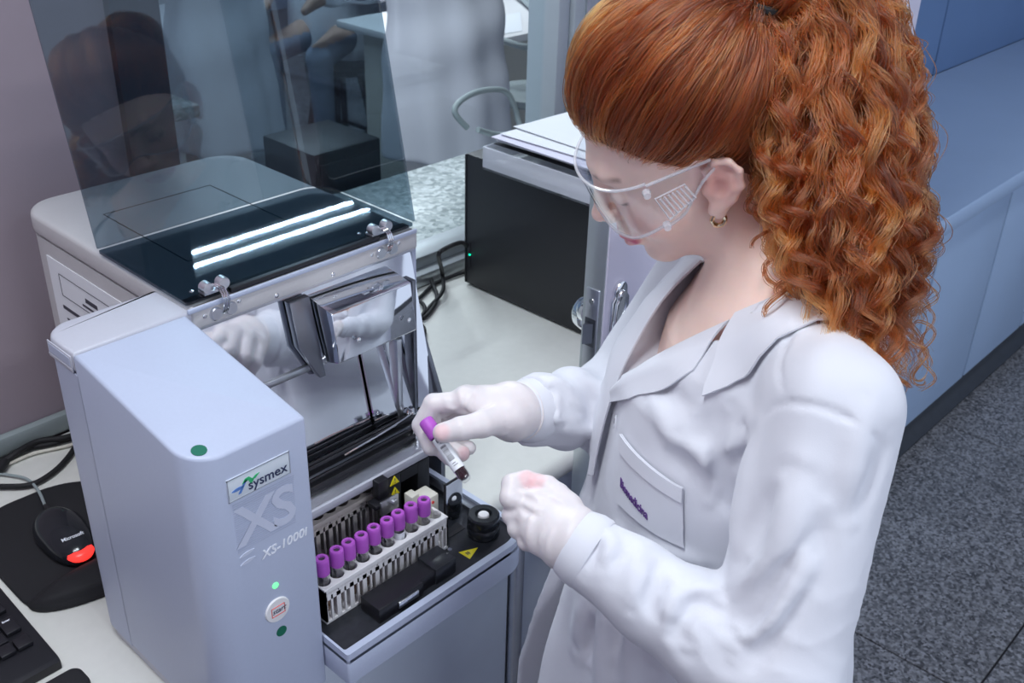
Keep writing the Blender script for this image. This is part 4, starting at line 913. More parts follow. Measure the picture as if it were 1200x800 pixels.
def hand(P, H, off=0.0):
    wv = H['wrist']; d = None
    for (j, r) in H['fingers']:
        c = cap(P, wv, j[0], 0.0225, 0.0115); d = c if d is None else smin(d, c, 0.010)
    t = H['thumb']; d = smin(d, cap(P, wv, t[0][0], 0.020, 0.015), 0.012)
    d = smin(d, cap(P, t[0][0], H['fingers'][0][0][0], 0.012, 0.011), 0.012)
    for (j, r) in H['fingers']: d = smin(d, chain(P, j, [r*1.12, r*1.04, r*0.96, r*0.84], 0.002), 0.0035)
    d = smin(d, chain(P, t[0], t[1], 0.003), 0.004)
    return d-off
# ---- skin
EYE = V3(0.080, 0.031, 0.012)
def head(P):
    L = hl(P); f, l, u = L[:, 0], L[:, 1], L[:, 2]; S = np.stack([f, np.abs(l), u], 1)
    d = ell(S, (-0.004, 0, 0.046), (0.094, 0.072, 0.090))
    d = smin(d, ell(S, (0.040, 0, -0.005), (0.056, 0.059, 0.085)), 0.025)
    d = smin(d, cap(S, (0.008, 0.047, -0.050), (0.066, 0.012, -0.083), 0.016, 0.016), 0.026)
    d = smin(d, ell(S, (0.076, 0, -0.086), (0.016, 0.017, 0.014)), 0.018)          # chin
    d = smin(d, ell(S, (0.060, 0.037, -0.022), (0.024, 0.021, 0.022)), 0.022)      # cheek
    d = smin(d, cap(S, (0.090, 0.0, 0.036), (0.084, 0.030, 0.037), 0.0075, 0.007), 0.018)   # brow
    d = smax(d, -ell(S, (0.101, 0.032, 0.014), (0.016, 0.018, 0.012)), 0.014)      # eye socket
    d = smin(d, ell(S, (0.0775, 0.031, 0.011), (0.0135, 0.0150, 0.0118)), 0.004)   # lids over the eye
    d = smin(d, cap(S, (0.0945, 0, 0.022), (0.1120, 0, -0.017), 0.0062, 0.0078), 0.010)     # nose
    d = smin(d, ell(S, (0.1145, 0, -0.0190), (0.0082, 0.0085, 0.0078)), 0.006)
    d = smin(d, ell(S, (0.103, 0.0105, -0.0225), (0.0095, 0.0062, 0.0062)), 0.005)
    d = smin(d, ell(S, (0.092, 0, -0.050), (0.013, 0.024, 0.018)), 0.014)          # mouth mound
    d = smin(d, chain(S, [(0.1035, 0.0, -0.0475), (0.1025, 0.009, -0.0478), (0.0930, 0.0225, -0.0530)], [0.0046, 0.0042, 0.0020]), 0.004)
    d = smin(d, chain(S, [(0.1015, 0.0, -0.0585), (0.1000, 0.010, -0.0582), (0.0925, 0.0215, -0.0540)], [0.0054, 0.0048, 0.0020]), 0.004)
    d = folds(S, d, [([(0.108, 0, -0.0530), (0.102, 0.012, -0.0530), (0.093, 0.023, -0.0535)], -0.0030, 0.0016)])
    # ear
    E = S-V3(-0.004, 0.0705, 0.0); c, s = math.cos(0.42), math.sin(0.42)
    ea = E[:, 0]*c+E[:, 2]*s; eu = -E[:, 0]*s+E[:, 2]*c; el = E[:, 1]-0.28*np.maximum(-ea, -0.01)
    Q = np.stack([ea, el, eu], 1)
    base = ell(Q, (-0.006, 0.004, 0.002), (0.017, 0.0055, 0.028))
    hel = chain(Q, [(0.006, 0.004, 0.004), (0.010, 0.007, 0.016), (0.004, 0.010, 0.027), (-0.008, 0.011, 0.029), (-0.018, 0.011, 0.020), (-0.021, 0.010, 0.004), (-0.015, 0.008, -0.012), (-0.006, 0.006, -0.021)], [0.0028, 0.0030, 0.0032, 0.0032, 0.0032, 0.0030, 0.0030, 0.0050], 0.003)
    lob = ell(Q, (-0.002, 0.005, -0.027), (0.0085, 0.0045, 0.0095))
    anti = chain(Q, [(-0.012, 0.008, 0.014), (-0.013, 0.009, 0.000), (-0.007, 0.007, -0.012)], [0.003, 0.0034, 0.003], 0.003)
    trag = ell(Q, (0.008, 0.005, -0.006), (0.0045, 0.004, 0.006))
    ear = smin(smin(base, hel, 0.003), smin(lob, smin(anti, trag, 0.003), 0.003), 0.004)
    ear = smax(ear, -ell(Q, (-0.001, 0.0125, 0.000), (0.0085, 0.0085, 0.0105)), 0.003)
    d = smin(d, ear, 0.004)
    return d
def fbody(P):
    d = np.full(len(P), 1.0, np.float32)
    L = hl(P); m = np.linalg.norm(L-V3(0, 0, 0.02), axis=1) < 0.26
    if m.any(): d[m] = head(P[m])
    far = ~m; d[far] = np.linalg.norm(L[far]-V3(0, 0, 0.02), axis=1)-0.10
    n0 = hw(-0.022, 0, -0.030)
    d = smin(d, cap(P, n0, NB, 0.046, 0.054), 0.030)
    d = folds(P, d, [([hw(-0.012, 0.055, -0.045), tw_(0.055, 0.022, 1.232)], 0.0045, 0.012)])
    a, b, c = tl(P)
    fr = np.interp(c, [0.80, 0.95, 1.05, 1.14, 1.20, 1.25, 1.29], [0.10, 0.095, 0.10, 0.118, 0.105, 0.078, 0.05]).astype(np.float32)
    bk = np.interp(c, [0.80, 0.95, 1.10, 1.20, 1.27, 1.30], [0.11, 0.09, 0.10, 0.10, 0.075, 0.05]).astype(np.float32)
    wd = np.interp(c, [0.80, 0.95, 1.10, 1.20, 1.25, 1.29], [0.165, 0.13, 0.14, 0.145, 0.11, 0.06]).astype(np.float32)
    A = (fr+bk)/2; to = (np.sqrt(((a-(fr-bk)/2)/A)**2+(b/wd)**2)-1)*np.minimum(A, wd)
    to = smax(to, np.abs(c-1.04)-0.25, 0.04)
    d = smin(d, to, 0.025)
    for s_, e_, w_, H in ((SL, EL, WL, LH), (SR, ER, WR, RH)):
        d = smin(d, cap(P, s_, e_, 0.048, 0.038), 0.03); d = smin(d, cap(P, e_, w_, 0.038, 0.024), 0.015)
        d = smin(d, cap(P, NB, s_, 0.045, 0.045), 0.03)
        hm = np.linalg.norm(P-V3(*w_), axis=1) < 0.22
        if hm.any(): d[hm] = smin(d[hm], hand(P[hm], H, -0.0014), 0.006)
    for sg in (-1, 1):
        hp = tw_(0.0, sg*0.085, 0.83); kn = tw_(0.02, sg*0.095, 0.47); an = tw_(-0.01, sg*0.10, 0.09); to_ = tw_(0.12, sg*0.115, 0.045)
        d = smin(d, cap(P, hp, kn, 0.078, 0.055), 0.03); d = smin(d, cap(P, kn, an, 0.055, 0.036), 0.02); d = smin(d, cap(P, an, to_, 0.034, 0.028), 0.02)
    return d
SKIN = mat('skin', (0.95, 0.70, 0.61), 0.48, noise=0.05, nscale=60, bump=0.04, bscale=700, sss=0.25)
def set_mats(me, fn, mats):
    for m in mats: me.materials.append(m)
    co = np.empty(len(me.vertices)*3, np.float32); me.vertices.foreach_get('co', co); co = co.reshape(-1, 3)
    li = np.empty(len(me.loops), np.int32); me.loops.foreach_get('vertex_index', li)
    me.polygons.foreach_set('material_index', fn(co[li.reshape(-1, 4)].mean(1)).astype(np.int32)); me.update()
# finer mesh where skin shows, one continuous body grown from the same field
def body_mesh():
    P, Q = polygonize(fbody, (0.44, 0.10, 0.0), (1.20, 0.86, 1.60), 0.0024)
    return np_mesh('person', P, Q)
bm_ = body_mesh()
def skin_tint(me):
    n = len(me.vertices); co = np.empty(n*3, np.float32); me.vertices.foreach_get('co', co); L = hl(co.reshape(-1, 3)); S = np.stack([L[:, 0], np.abs(L[:, 1]), L[:, 2]], 1)
    def soft(d, r, w): return np.clip((r+w-d)/(2*w), 0, 1)
    lip = np.maximum(soft(polydist(S, [(0.1045, 0, -0.0480), (0.1025, 0.010, -0.0485), (0.0935, 0.0215, -0.0530)]), 0.0052, 0.0014), soft(polydist(S, [(0.1030, 0, -0.0580), (0.1005, 0.010, -0.0575), (0.0935, 0.0205, -0.0540)]), 0.0050, 0.0014))*(S[:, 0] > 0.086)
    br = soft(polydist(S, [(0.0985, 0.013, 0.0310), (0.0930, 0.030, 0.0385), (0.0760, 0.047, 0.0350)]), 0.0030, 0.0020)*0.55
    ey = np.maximum(soft(polydist(S, [(0.0885, 0.0225, 0.0042), (0.0905, 0.027, 0.0028), (0.0900, 0.036, 0.0022), (0.0800, 0.046, 0.0065)]), 0.0012, 0.0014), 0)*0.95
    bl = np.exp(-(np.linalg.norm(S-V3(0.075, 0.043, -0.020), axis=1)/0.020)**2)*0.5+np.exp(-(np.linalg.norm(S-V3(0.116, 0, -0.020), axis=1)/0.012)**2)*0.25+np.exp(-(np.linalg.norm(S-V3(-0.008, 0.078, 0.004), axis=1)/0.022)**2)*0.7
    at_ = me.color_attributes.new('tint', 'FLOAT_COLOR', 'POINT')
    at_.data.foreach_set('color', np.stack([lip, np.maximum(br, ey), np.clip(bl, 0, 1), np.ones(n)], 1).astype(np.float32).ravel())
def tint_skin(m):
    nt = m.node_tree; b = nt.nodes['Principled BSDF']; src = b.inputs['Base Color'].links[0].from_socket
    at_ = nt.nodes.new('ShaderNodeAttribute'); at_.attribute_name = 'tint'; sp = nt.nodes.new('ShaderNodeSeparateColor'); nt.links.new(at_.outputs['Color'], sp.inputs[0])
    for i, c in ((2, (0.80, 0.34, 0.30, 1)), (0, (0.60, 0.10, 0.20, 1)), (1, (0.10, 0.035, 0.02, 1))):
        mx = nt.nodes.new('ShaderNodeMix'); mx.data_type = 'RGBA'; nt.links.new(sp.outputs[i], mx.inputs['Factor']); nt.links.new(src, mx.inputs['A']); mx.inputs['B'].default_value = c; src = mx.outputs['Result']
    nt.links.new(src, b.inputs['Base Color'])
tint_skin(SKIN); bm_.materials.append(SKIN); skin_tint(bm_)
WOMAN = link('person', bm_)
tag(WOMAN, 'red-haired woman in white lab coat, goggles and latex gloves bending over the analyzer', 'person')
# ---- gloves
GLOVE = mat('latex_glove', (0.74, 0.69, 0.70), 0.42, noise=0.04, nscale=60, bump=0.10, bscale=160, sss=0.1)
def glove_tips(m, tips):
    nt = m.node_tree; b = nt.nodes['Principled BSDF']; src = b.inputs['Base Color'].links[0].from_socket
    geo = nt.nodes.new('ShaderNodeNewGeometry')
    for t, r in tips:
        vd = nt.nodes.new('ShaderNodeVectorMath'); vd.operation = 'DISTANCE'; vd.inputs[1].default_value = t; nt.links.new(geo.outputs['Position'], vd.inputs[0])
        mr = nt.nodes.new('ShaderNodeMapRange'); mr.interpolation_type = 'SMOOTHSTEP'; mr.inputs['From Min'].default_value = r*0.5; mr.inputs['From Max'].default_value = r*1.25; mr.inputs['To Min'].default_value = 0.5; mr.inputs['To Max'].default_value = 0.0; nt.links.new(vd.outputs['Value'], mr.inputs['Value'])
        mx = nt.nodes.new('ShaderNodeMix'); mx.data_type = 'RGBA'; nt.links.new(mr.outputs[0], mx.inputs['Factor']); nt.links.new(src, mx.inputs['A']); mx.inputs['B'].default_value = (0.86, 0.46, 0.48, 1); src = mx.outputs['Result']
    nt.links.new(src, b.inputs['Base Color'])
def lerp3(a, b, t): return tuple(a[i]+(b[i]-a[i])*t for i in range(3))
def make_glove(H, elbow, tips, fold_list, cuff_r, cut=0.055):
    wv = H['wrist']; cu = lerp3(wv, elbow, 0.26)
    dv = V3(*elbow)-V3(*wv); dv = dv/np.linalg.norm(dv)
    def base(P): return smin(hand(P, H, 0.0012), cap(P, wv, cu, 0.0275, cuff_r), 0.016)
    fl2 = []
    for p_, a_, w_ in fold_list:
        Pp = np.array([list(q) for q in smooth_path(p_, 4)], np.float32)
        for _ in range(5): Pp = Pp-grad(base, Pp, 0.002)*(base(Pp)*0.9)[:, None]
        fl2.append((Pp, a_*1.3, w_))
    fold_list = fl2
    def fg(P):
        d = hand(P, H, 0.0012); d = smin(d, cap(P, wv, cu, 0.0275, cuff_r), 0.016)
        d = folds(P, d, fold_list)
        x = (P-V3(*wv))@dv
        d = d+0.0009*np.sin(x*260+P[:, 2]*120)*np.exp(-(x/0.03)**2)
        return smax(d, x-cut, 0.002)
    A = np.array([wv]+[q for j, r in H['fingers'] for q in j]+H['thumb'][0]+[cu]); lo = A.min(0)-0.045; hi = A.max(0)+0.045
    P, Q = polygonize(fg, lo, hi, 0.0019)
    me = np_mesh('glove', P, Q, GLOVE)
    g = link('glove', me, None, WOMAN)
    c0 = np.array(lerp3(wv, elbow, 0.0))+dv*cut
    u_ = Vector(dv).orthogonal().normalized(); v_ = Vector(dv).cross(u_)
    rp = []
    for k in range(29):
        a = 2*PI*k/28; dirv = np.array(u_*math.cos(a)+v_*math.sin(a))
        ts = np.linspace(0.012, 0.05, 80); pts = (c0-dv*0.004+ts[:, None]*dirv).astype(np.float32); val = fg(pts)
        i = int(np.argmax(val > 0)); rp.append(tuple(pts[i]+dirv*0.0006))
    MB().tube(rp, 0.0014, 8, 2).build('rolled_edge', GLOVE, g)
    return g
glove_tips(GLOVE, [((0.6011, 0.6441, 1.1270), 0.010), ((0.6289, 0.5512, 1.1042), 0.010), ((0.6334, 0.5417, 1.1028), 0.010), ((0.6398, 0.6492, 1.0795), 0.009)])
gr = make_glove(RH, ER, [((0.6058, 0.6555, 1.1183), 0.0105)], [
    ([(0.6417, 0.6833, 1.1342), (0.6284, 0.6566, 1.1250)], 0.0012, 0.003), ([(0.6558, 0.6696, 1.1363), (0.6398, 0.6519, 1.1345)], 0.0016, 0.003), ([(0.6626, 0.6625, 1.1365), (0.6360, 0.6455, 1.1319)], 0.0014, 0.003),
    ([(0.6369, 0.6464, 1.1238), (0.6349, 0.6608, 1.1285)], -0.0016, 0.004), ([(0.6766, 0.6302, 1.1364), (0.6405, 0.6315, 1.1312)], 0.001, 0.004), ([(0.6713, 0.6171, 1.1133), (0.6520, 0.6301, 1.1034)], 0.0012, 0.003)], 0.0300, 0.020)
gl_ = make_glove(LH, EL, [((0.6360, 0.5574, 1.0963), 0.0085), ((0.6386, 0.5528, 1.0943), 0.0085)], [
    ([(0.5785, 0.5143, 1.0704), (0.5938, 0.5208, 1.0987), (0.6103, 0.5206, 1.0998)], 0.0018, 0.003), ([(0.5790, 0.4997, 1.0737), (0.5938, 0.5035, 1.0983)], 0.0016, 0.003), ([(0.5840, 0.4888, 1.0670), (0.6031, 0.4926, 1.0973)], 0.0012, 0.003),
    ([(0.6059, 0.5456, 1.1039), (0.6096, 0.5377, 1.0991), (0.6175, 0.5247, 1.0937)], -0.0030, 0.0035), ([(0.5941, 0.5366, 1.0978), (0.6009, 0.5249, 1.0925), (0.6087, 0.5143, 1.0900)], -0.0030, 0.003), ([(0.6248, 0.5227, 1.1011), (0.6299, 0.5104, 1.0928), (0.6271, 0.4937, 1.0892)], 0.0016, 0.003)], 0.030, 0.03)
# ---- coat
CH = [0.45, 0.72, 0.80, 0.90, 1.00, 1.10, 1.16, 1.21, 1.25, 1.28, 1.31]
CFR = [0.275, 0.245, 0.228, 0.205, 0.178, 0.165, 0.155, 0.125, 0.085, 0.055, 0.04]
CBK = [0.190, 0.160, 0.145, 0.130, 0.122, 0.118, 0.116, 0.108, 0.098, 0.086, 0.075]
CWD = [0.250, 0.215, 0.200, 0.185, 0.172, 0.168, 0.166, 0.155, 0.120, 0.092, 0.07]
COAT_FOLDS = [
    # breast and armpit drag lines
    ([(0.7259, 0.4000, 1.1478), (0.7415, 0.3880, 1.1749), (0.7486, 0.3644, 1.1969)], 0.007, 0.014), ([(0.7183, 0.3967, 1.1338), (0.7284, 0.3881, 1.1574), (0.7325, 0.3575, 1.1875)], -0.008, 0.010),
    ([(0.7527, 0.4455, 1.1566), (0.7422, 0.4179, 1.1503), (0.7309, 0.3981, 1.1315)], 0.008, 0.012), ([(0.7472, 0.4546, 1.1398), (0.7368, 0.4241, 1.1300), (0.7228, 0.4013, 1.1040)], -0.006, 0.012),
    ([(0.7608, 0.4117, 1.1881), (0.7552, 0.4278, 1.1590), (0.7416, 0.4220, 1.1337)], -0.005, 0.012),
    ([(0.7003, 0.4649, 1.0276), (0.7104, 0.4256, 1.0342), (0.7144, 0.3881, 1.0351)], 0.006, 0.010), ([(0.6969, 0.4552, 1.0112), (0.7042, 0.4102, 1.0278)], -0.005, 0.008),
    ([(0.6950, 0.4820, 1.0207), (0.6970, 0.4491, 1.0037), (0.6990, 0.4138, 1.0046)], -0.007, 0.010), ([(0.7064, 0.5020, 1.0191), (0.7040, 0.4663, 1.0135)], 0.005, 0.009),
    ([(0.6842, 0.4962, 0.9615), (0.6630, 0.4853, 0.8992), (0.6414, 0.4742, 0.8358)], 0.012, 0.015), ([(0.6899, 0.4618, 0.9683), (0.6680, 0.4480, 0.9221), (0.6396, 0.4287, 0.8605)], 0.010, 0.014), ([(0.6841, 0.4790, 0.9610), (0.6602, 0.4650, 0.8912)], -0.010, 0.012),
    ([(0.6920, 0.4254, 0.9679), (0.6659, 0.4046, 0.9075)], 0.008, 0.014), ([(0.6714, 0.5366, 0.9318), (0.6397, 0.5356, 0.8675)], 0.010, 0.014), ([(0.6675, 0.5169, 0.9231), (0.6418, 0.5099, 0.8594)], -0.008, 0.010),
    # shoulder seam and sleeve head
    ([(0.8314, 0.3911, 1.2573), (0.7786, 0.3581, 1.2498), (0.7347, 0.3316, 1.2416)], -0.0030, 0.0035), ([(0.7270, 0.3550, 1.2185), (0.7347, 0.3316, 1.2416), (0.7193, 0.2927, 1.2561), (0.7319, 0.2685, 1.2433), (0.7534, 0.2589, 1.2189)], -0.0032, 0.0035),
    ([(0.8159, 0.4124, 1.2420), (0.7946, 0.4195, 1.2223), (0.7750, 0.4249, 1.2026)], 0.005, 0.010),
    # sleeve
    ([(0.6791, 0.3227, 1.1976), (0.6637, 0.3305, 1.1659), (0.6508, 0.3300, 1.1274)], -0.008, 0.013), ([(0.6846, 0.3124, 1.2132), (0.6594, 0.3118, 1.1787), (0.6428, 0.3108, 1.1346)], 0.006, 0.014),
    ([(0.6693, 0.2857, 1.2220), (0.6439, 0.2742, 1.1740), (0.6185, 0.2626, 1.1259)], 0.006, 0.016), ([(0.6718, 0.2638, 1.1986), (0.6342, 0.2494, 1.1513)], -0.004, 0.016),
    ([(0.6355, 0.2862, 1.1361), (0.6212, 0.2926, 1.1041), (0.6182, 0.3126, 1.0832)], -0.009, 0.010), ([(0.6305, 0.2706, 1.1310), (0.6130, 0.2781, 1.0961), (0.6070, 0.3026, 1.0765)], 0.007, 0.010), ([(0.6165, 0.2660, 1.1066), (0.6012, 0.2759, 1.0775), (0.5973, 0.2997, 1.0602)], -0.007, 0.010),
    ([(0.6345, 0.3327, 1.0881), (0.6256, 0.3500, 1.0768), (0.6114, 0.3525, 1.0608), (0.5981, 0.3375, 1.0453)], -0.010, 0.009), ([(0.6491, 0.3335, 1.0880), (0.6375, 0.3558, 1.0791), (0.6161, 0.3663, 1.0633), (0.5992, 0.3549, 1.0474)], 0.007, 0.010),
    ([(0.6357, 0.3973, 1.0861), (0.6147, 0.4033, 1.0654), (0.5992, 0.3952, 1.0555)], 0.004, 0.010), ([(0.6289, 0.4267, 1.0925), (0.6104, 0.4300, 1.0716)], -0.004, 0.008), ([(0.6240, 0.4533, 1.0978), (0.6198, 0.4364, 1.0921), (0.6093, 0.4322, 1.0729)], 0.006, 0.008), ([(0.6229, 0.4627, 1.0870), (0.6139, 0.4485, 1.0784), (0.6059, 0.4470, 1.0658)], -0.004, 0.006),
    ([(0.6328, 0.3672, 1.0868), (0.6122, 0.3784, 1.0730)], -0.004, 0.010),
    # compression folds wrapping the inner elbow and running up the sleeve
    ([(0.6693, 0.2829, 1.1980), (0.6524, 0.2994, 1.1541), (0.6412, 0.3177, 1.1202), (0.6315, 0.3310, 1.1028)], 0.008, 0.008), ([(0.6567, 0.2678, 1.1833), (0.6421, 0.2831, 1.1411), (0.6332, 0.3009, 1.1096), (0.6226, 0.3171, 1.0945)], -0.008, 0.007),
    ([(0.6520, 0.2560, 1.1625), (0.6318, 0.2669, 1.1281), (0.6175, 0.2807, 1.1053), (0.6148, 0.3003, 1.0842)], 0.008, 0.008), ([(0.6409, 0.2485, 1.1385), (0.6201, 0.2598, 1.1038), (0.6059, 0.2758, 1.0837), (0.6036, 0.3011, 1.0703)], -0.007, 0.007),
    ([(0.6529, 0.3818, 1.0901), (0.6251, 0.3701, 1.0800), (0.6121, 0.3543, 1.0640), (0.6066, 0.3336, 1.0520)], 0.007, 0.008), ([(0.6493, 0.3996, 1.0865), (0.6200, 0.3893, 1.0760), (0.6063, 0.3767, 1.0630), (0.5997, 0.3596, 1.0539)], -0.006, 0.007),
    ([(0.6447, 0.4214, 1.0863), (0.6178, 0.4098, 1.0775), (0.6046, 0.3964, 1.0642)], 0.005, 0.007),
    ([(0.7712, 0.4186, 1.1899), (0.7520, 0.4104, 1.1541), (0.7320, 0.3912, 1.1246), (0.7064, 0.3730, 1.0887)], -0.010, 0.010), ([(0.7316, 0.3554, 1.2045), (0.7047, 0.3547, 1.1677), (0.6833, 0.3456, 1.1277), (0.6618, 0.3358, 1.1078)], 0.008, 0.012),
    ([(0.7600, 0.4923, 1.1617), (0.7543, 0.4619, 1.1582), (0.7499, 0.4367, 1.1422)], 0.006, 0.010), ([(0.7689, 0.5074, 1.1713), (0.7621, 0.4700, 1.1787), (0.7576, 0.4362, 1.1725)], -0.005, 0.009),
    ([(0.7592, 0.3077, 1.2450), (0.7221, 0.2751, 1.2176), (0.6950, 0.2575, 1.1805)], 0.006, 0.014), ([(0.7644, 0.2868, 1.2263), (0.7345, 0.2639, 1.1997), (0.7070, 0.2514, 1.1683)], -0.005, 0.010),
    # right sleeve
    ([(0.7229, 0.6172, 1.1410), (0.7208, 0.5957, 1.1325), (0.7240, 0.5784, 1.1156), (0.7342, 0.5806, 1.0905)], 0.009, 0.008), ([(0.7149, 0.6270, 1.1423), (0.7098, 0.6074, 1.1321), (0.7051, 0.5948, 1.1103)], -0.007, 0.007), ([(0.7492, 0.6169, 1.1343), (0.7464, 0.5933, 1.1223), (0.7460, 0.5758, 1.1003)], -0.006, 0.008),
    ([(0.7266, 0.6303, 1.1412), (0.7472, 0.6241, 1.1405), (0.7647, 0.6143, 1.1311)], 0.006, 0.008), ([(0.8026, 0.6189, 1.1253), (0.7891, 0.5884, 1.1112), (0.7875, 0.5806, 1.0788)], 0.006, 0.010), ([(0.7142, 0.6018, 1.0897), (0.7364, 0.5866, 1.0800), (0.7712, 0.5765, 1.0727)], 0.005, 0.008),
]
def fcoat0(P):
    a, b, c = tl(P)
    fr, bk, wd = (np.interp(c, CH, q).astype(np.float32) for q in (CFR, CBK, CWD))
    th = np.arctan2(b, a); low = np.clip((1.0-c)/0.3, 0, 1)
    wv = 0.010*np.sin(th*8+1.3)*low; fr = fr+wv; bk = bk+wv; wd = wd+wv
    A = (fr+bk)/2; d = (np.sqrt(((a-(fr-bk)/2)/A)**2+(b/wd)**2)-1)*np.minimum(A, wd)
    d = smax(d, c-1.315, 0.02); d = smax(d, 0.47-c, 0.004)
    d = smin(d, cap(P, NB, SL, 0.050, 0.052), 0.035); d = smin(d, cap(P, NB, SR, 0.052, 0.056), 0.035)
    # sleeves
    cl = lerp3(WL, EL, 0.02); cr = lerp3(WR, ER, 0.16)
    s1 = smin(cap(P, SL, EL, 0.062, 0.058), cap(P, EL, cl, 0.058, 0.0345), 0.018)
    s2 = smin(cap(P, SR, ER, 0.066, 0.058), cap(P, ER, cr, 0.056, 0.037), 0.018)
    dl = V3(*EL)-V3(*WL); dl = dl/np.linalg.norm(dl); dr = V3(*ER)-V3(*WR); dr = dr/np.linalg.norm(dr)
    x1 = (P-V3(*WL))@dl; x2 = (P-V3(*WR))@dr
    s1 = s1+0.0022*np.sin(x1*95+P[:, 2]*40)*np.clip(1-np.abs(x1-0.10)/0.12, 0, 1)
    s2 = s2+0.0035*np.sin(x2*130+P[:, 2]*60)*np.clip(1-np.abs(x2-0.09)/0.09, 0, 1)
    near1 = cap(P, WL, EL, 0.075); near2 = cap(P, WR, ER, 0.075)
    s1 = np.where((near1 < 0) & (x1 < 0.012), np.maximum(s1, 0.012-x1), s1); s2 = np.where((near2 < 0) & (x2 < 0.034), np.maximum(s2, 0.034-x2), s2)
    d = smin(d, s1, 0.014); d = smin(d, s2, 0.02)
    return d
def ridges(P):
    x, y, z = P[:, 0], P[:, 1], P[:, 2]; a, b, c = tl(P)
    w1 = np.sin(62*z-30*a+22*b+2.2*np.sin(31*x+17*z)+1.4*np.sin(43*y-29*z)); w2 = np.sin(48*z+44*x-38*y+2.0*np.sin(27*z+35*y)+1.1*np.sin(51*x))
    m1 = np.clip(1.5*np.sin(11*x+3)*np.sin(9*y+14*z)+0.35, 0, 1); m2 = np.clip(1.5*np.sin(8*z+12*y)*np.sin(13*x-5*z+1)+0.3, 0, 1)
    return 0.0007*(1-np.abs(w1))**2*m1+0.0007*(1-np.abs(w2))**2*m2
def snap0(pts):
    P = np.array([list(q) for q in smooth_path(pts, 3)], np.float32)
    for _ in range(5):
        g = grad(fcoat0, P, 0.004); P = P-g*(fcoat0(P)*0.9)[:, None]
    return P
COAT_FOLDS = [(snap0(p_), a_, w_) for p_, a_, w_ in COAT_FOLDS]
def fcoat(P):
    d = fcoat0(P); d = folds(P, d, [(p_, a_*1.5, w_*0.9) for p_, a_, w_ in COAT_FOLDS])-ridges(P)
    a, b, c = tl(P)
    # broad soft cloth undulation
    d = d+0.0008*np.sin(P[:, 0]*38+P[:, 2]*21)*np.sin(P[:, 1]*33-P[:, 2]*27)
    # neck opening: V down the front
    wV = np.clip((c-1.150)/0.100, 0, 1)*0.074
    v = np.maximum(np.maximum(np.abs(b+0.008)-wV-np.clip(np.interp(c, CH, CFR).astype(np.float32)-a, 0, 0.05)*0.65*np.clip((c-1.150)/0.03, 0, 1), 1.150-c), -(a-0.0))
    d = smax(d, -v, 0.006)
    n0 = hw(-0.022, 0, -0.030); d = smax(d, -cap(P, n0, NB, 0.068, 0.064)+0.0, 0.008)
    # closed edge of the overlapping front and the open skirt below
    step = 0.0045*np.clip((b+0.012)/0.004, -1, 1)*np.exp(-(np.abs(b)/0.03)**2)*(a > 0)*np.clip((1.16-c)/0.02, 0, 1)
    d = d+step
    wd = np.clip(0.97-c, 0, 1)*0.16
    op = np.maximum(np.maximum(np.abs(b-0.01)-wd, c-0.97), 0.02-a); d = smax(d, -op, 0.008)
    inner = np.interp(c, CH, CFR).astype(np.float32)
    return d
P_, Q_ = polygonize(fcoat, (0.42, 0.08, 0.44), (1.22, 0.86, 1.36), 0.0042)
COATO = link('lab_coat', np_mesh('lab_coat', P_, Q_, COAT), None, WOMAN)
def snap(pts, off, f=None, it=4):
    f = f or fcoat; P = np.asarray(pts, np.float32).copy()
    for _ in range(it):
        g = grad(f, P, 0.003); P = P-g*((f(P)-off)*0.9)[:, None]
    return P
def fcoat_s(P): return fcoat0(P)
def lapel(name, fold, outer, n=26, k=9, lift=0.004, roll=0.010, th=0.0022):
    F_ = np.array([list(p) for p in smooth_path([tw_(*q) for q in fold], 8)]); O_ = np.array([list(p) for p in smooth_path([tw_(*q) for q in outer], 8)])
    def res(A, n): 
        s = np.concatenate([[0], np.cumsum(np.linalg.norm(np.diff(A, axis=0), axis=1))]); t = np.linspace(0, s[-1], n)
        return np.stack([np.interp(t, s, A[:, i]) for i in range(3)], 1)
    F_, O_ = res(F_, n), res(O_, n); G = []
    for j in range(k):
        t = j/(k-1); p = F_*(1-t)+O_*t
        sp = snap(p, lift+roll*(1-t)**2+0.0, fcoat_s); w_ = min(1, t*2.2)
        G.append(p*(1-w_)+sp*w_ if j else F_)
    return MB().sheet(np.array(G), th).build(name, COAT, COATO, 60)
lapel('collar', [(0.060, 0.060, 1.262), (0.015, 0.073, 1.292), (-0.045, 0.060, 1.312), (-0.072, 0.0, 1.316), (-0.045, -0.060, 1.312), (0.015, -0.073, 1.292), (0.060, -0.060, 1.262)],
      [(0.086, 0.104, 1.196), (0.020, 0.125, 1.243), (-0.055, 0.090, 1.272), (-0.092, 0.0, 1.276), (-0.055, -0.090, 1.272), (0.020, -0.125, 1.243), (0.086, -0.104, 1.196)], 48)
lapel('lapel', [(0.066, 0.060, 1.256), (0.105, 0.042, 1.222), (0.135, 0.018, 1.185), (0.152, -0.002, 1.150)], [(0.094, 0.082, 1.210), (0.120, 0.070, 1.180), (0.148, 0.034, 1.150), (0.158, 0.004, 1.128)], 20)
lapel('lapel', [(0.066, -0.060, 1.262), (0.105, -0.042, 1.228), (0.135, -0.020, 1.188), (0.155, -0.004, 1.148), (0.168, 0.006, 1.10), (0.176, 0.010, 1.04)], [(0.070, -0.120, 1.225), (0.115, -0.105, 1.190), (0.145, -0.075, 1.150), (0.160, -0.045, 1.11), (0.172, -0.020, 1.06), (0.178, -0.002, 1.03)], 28)
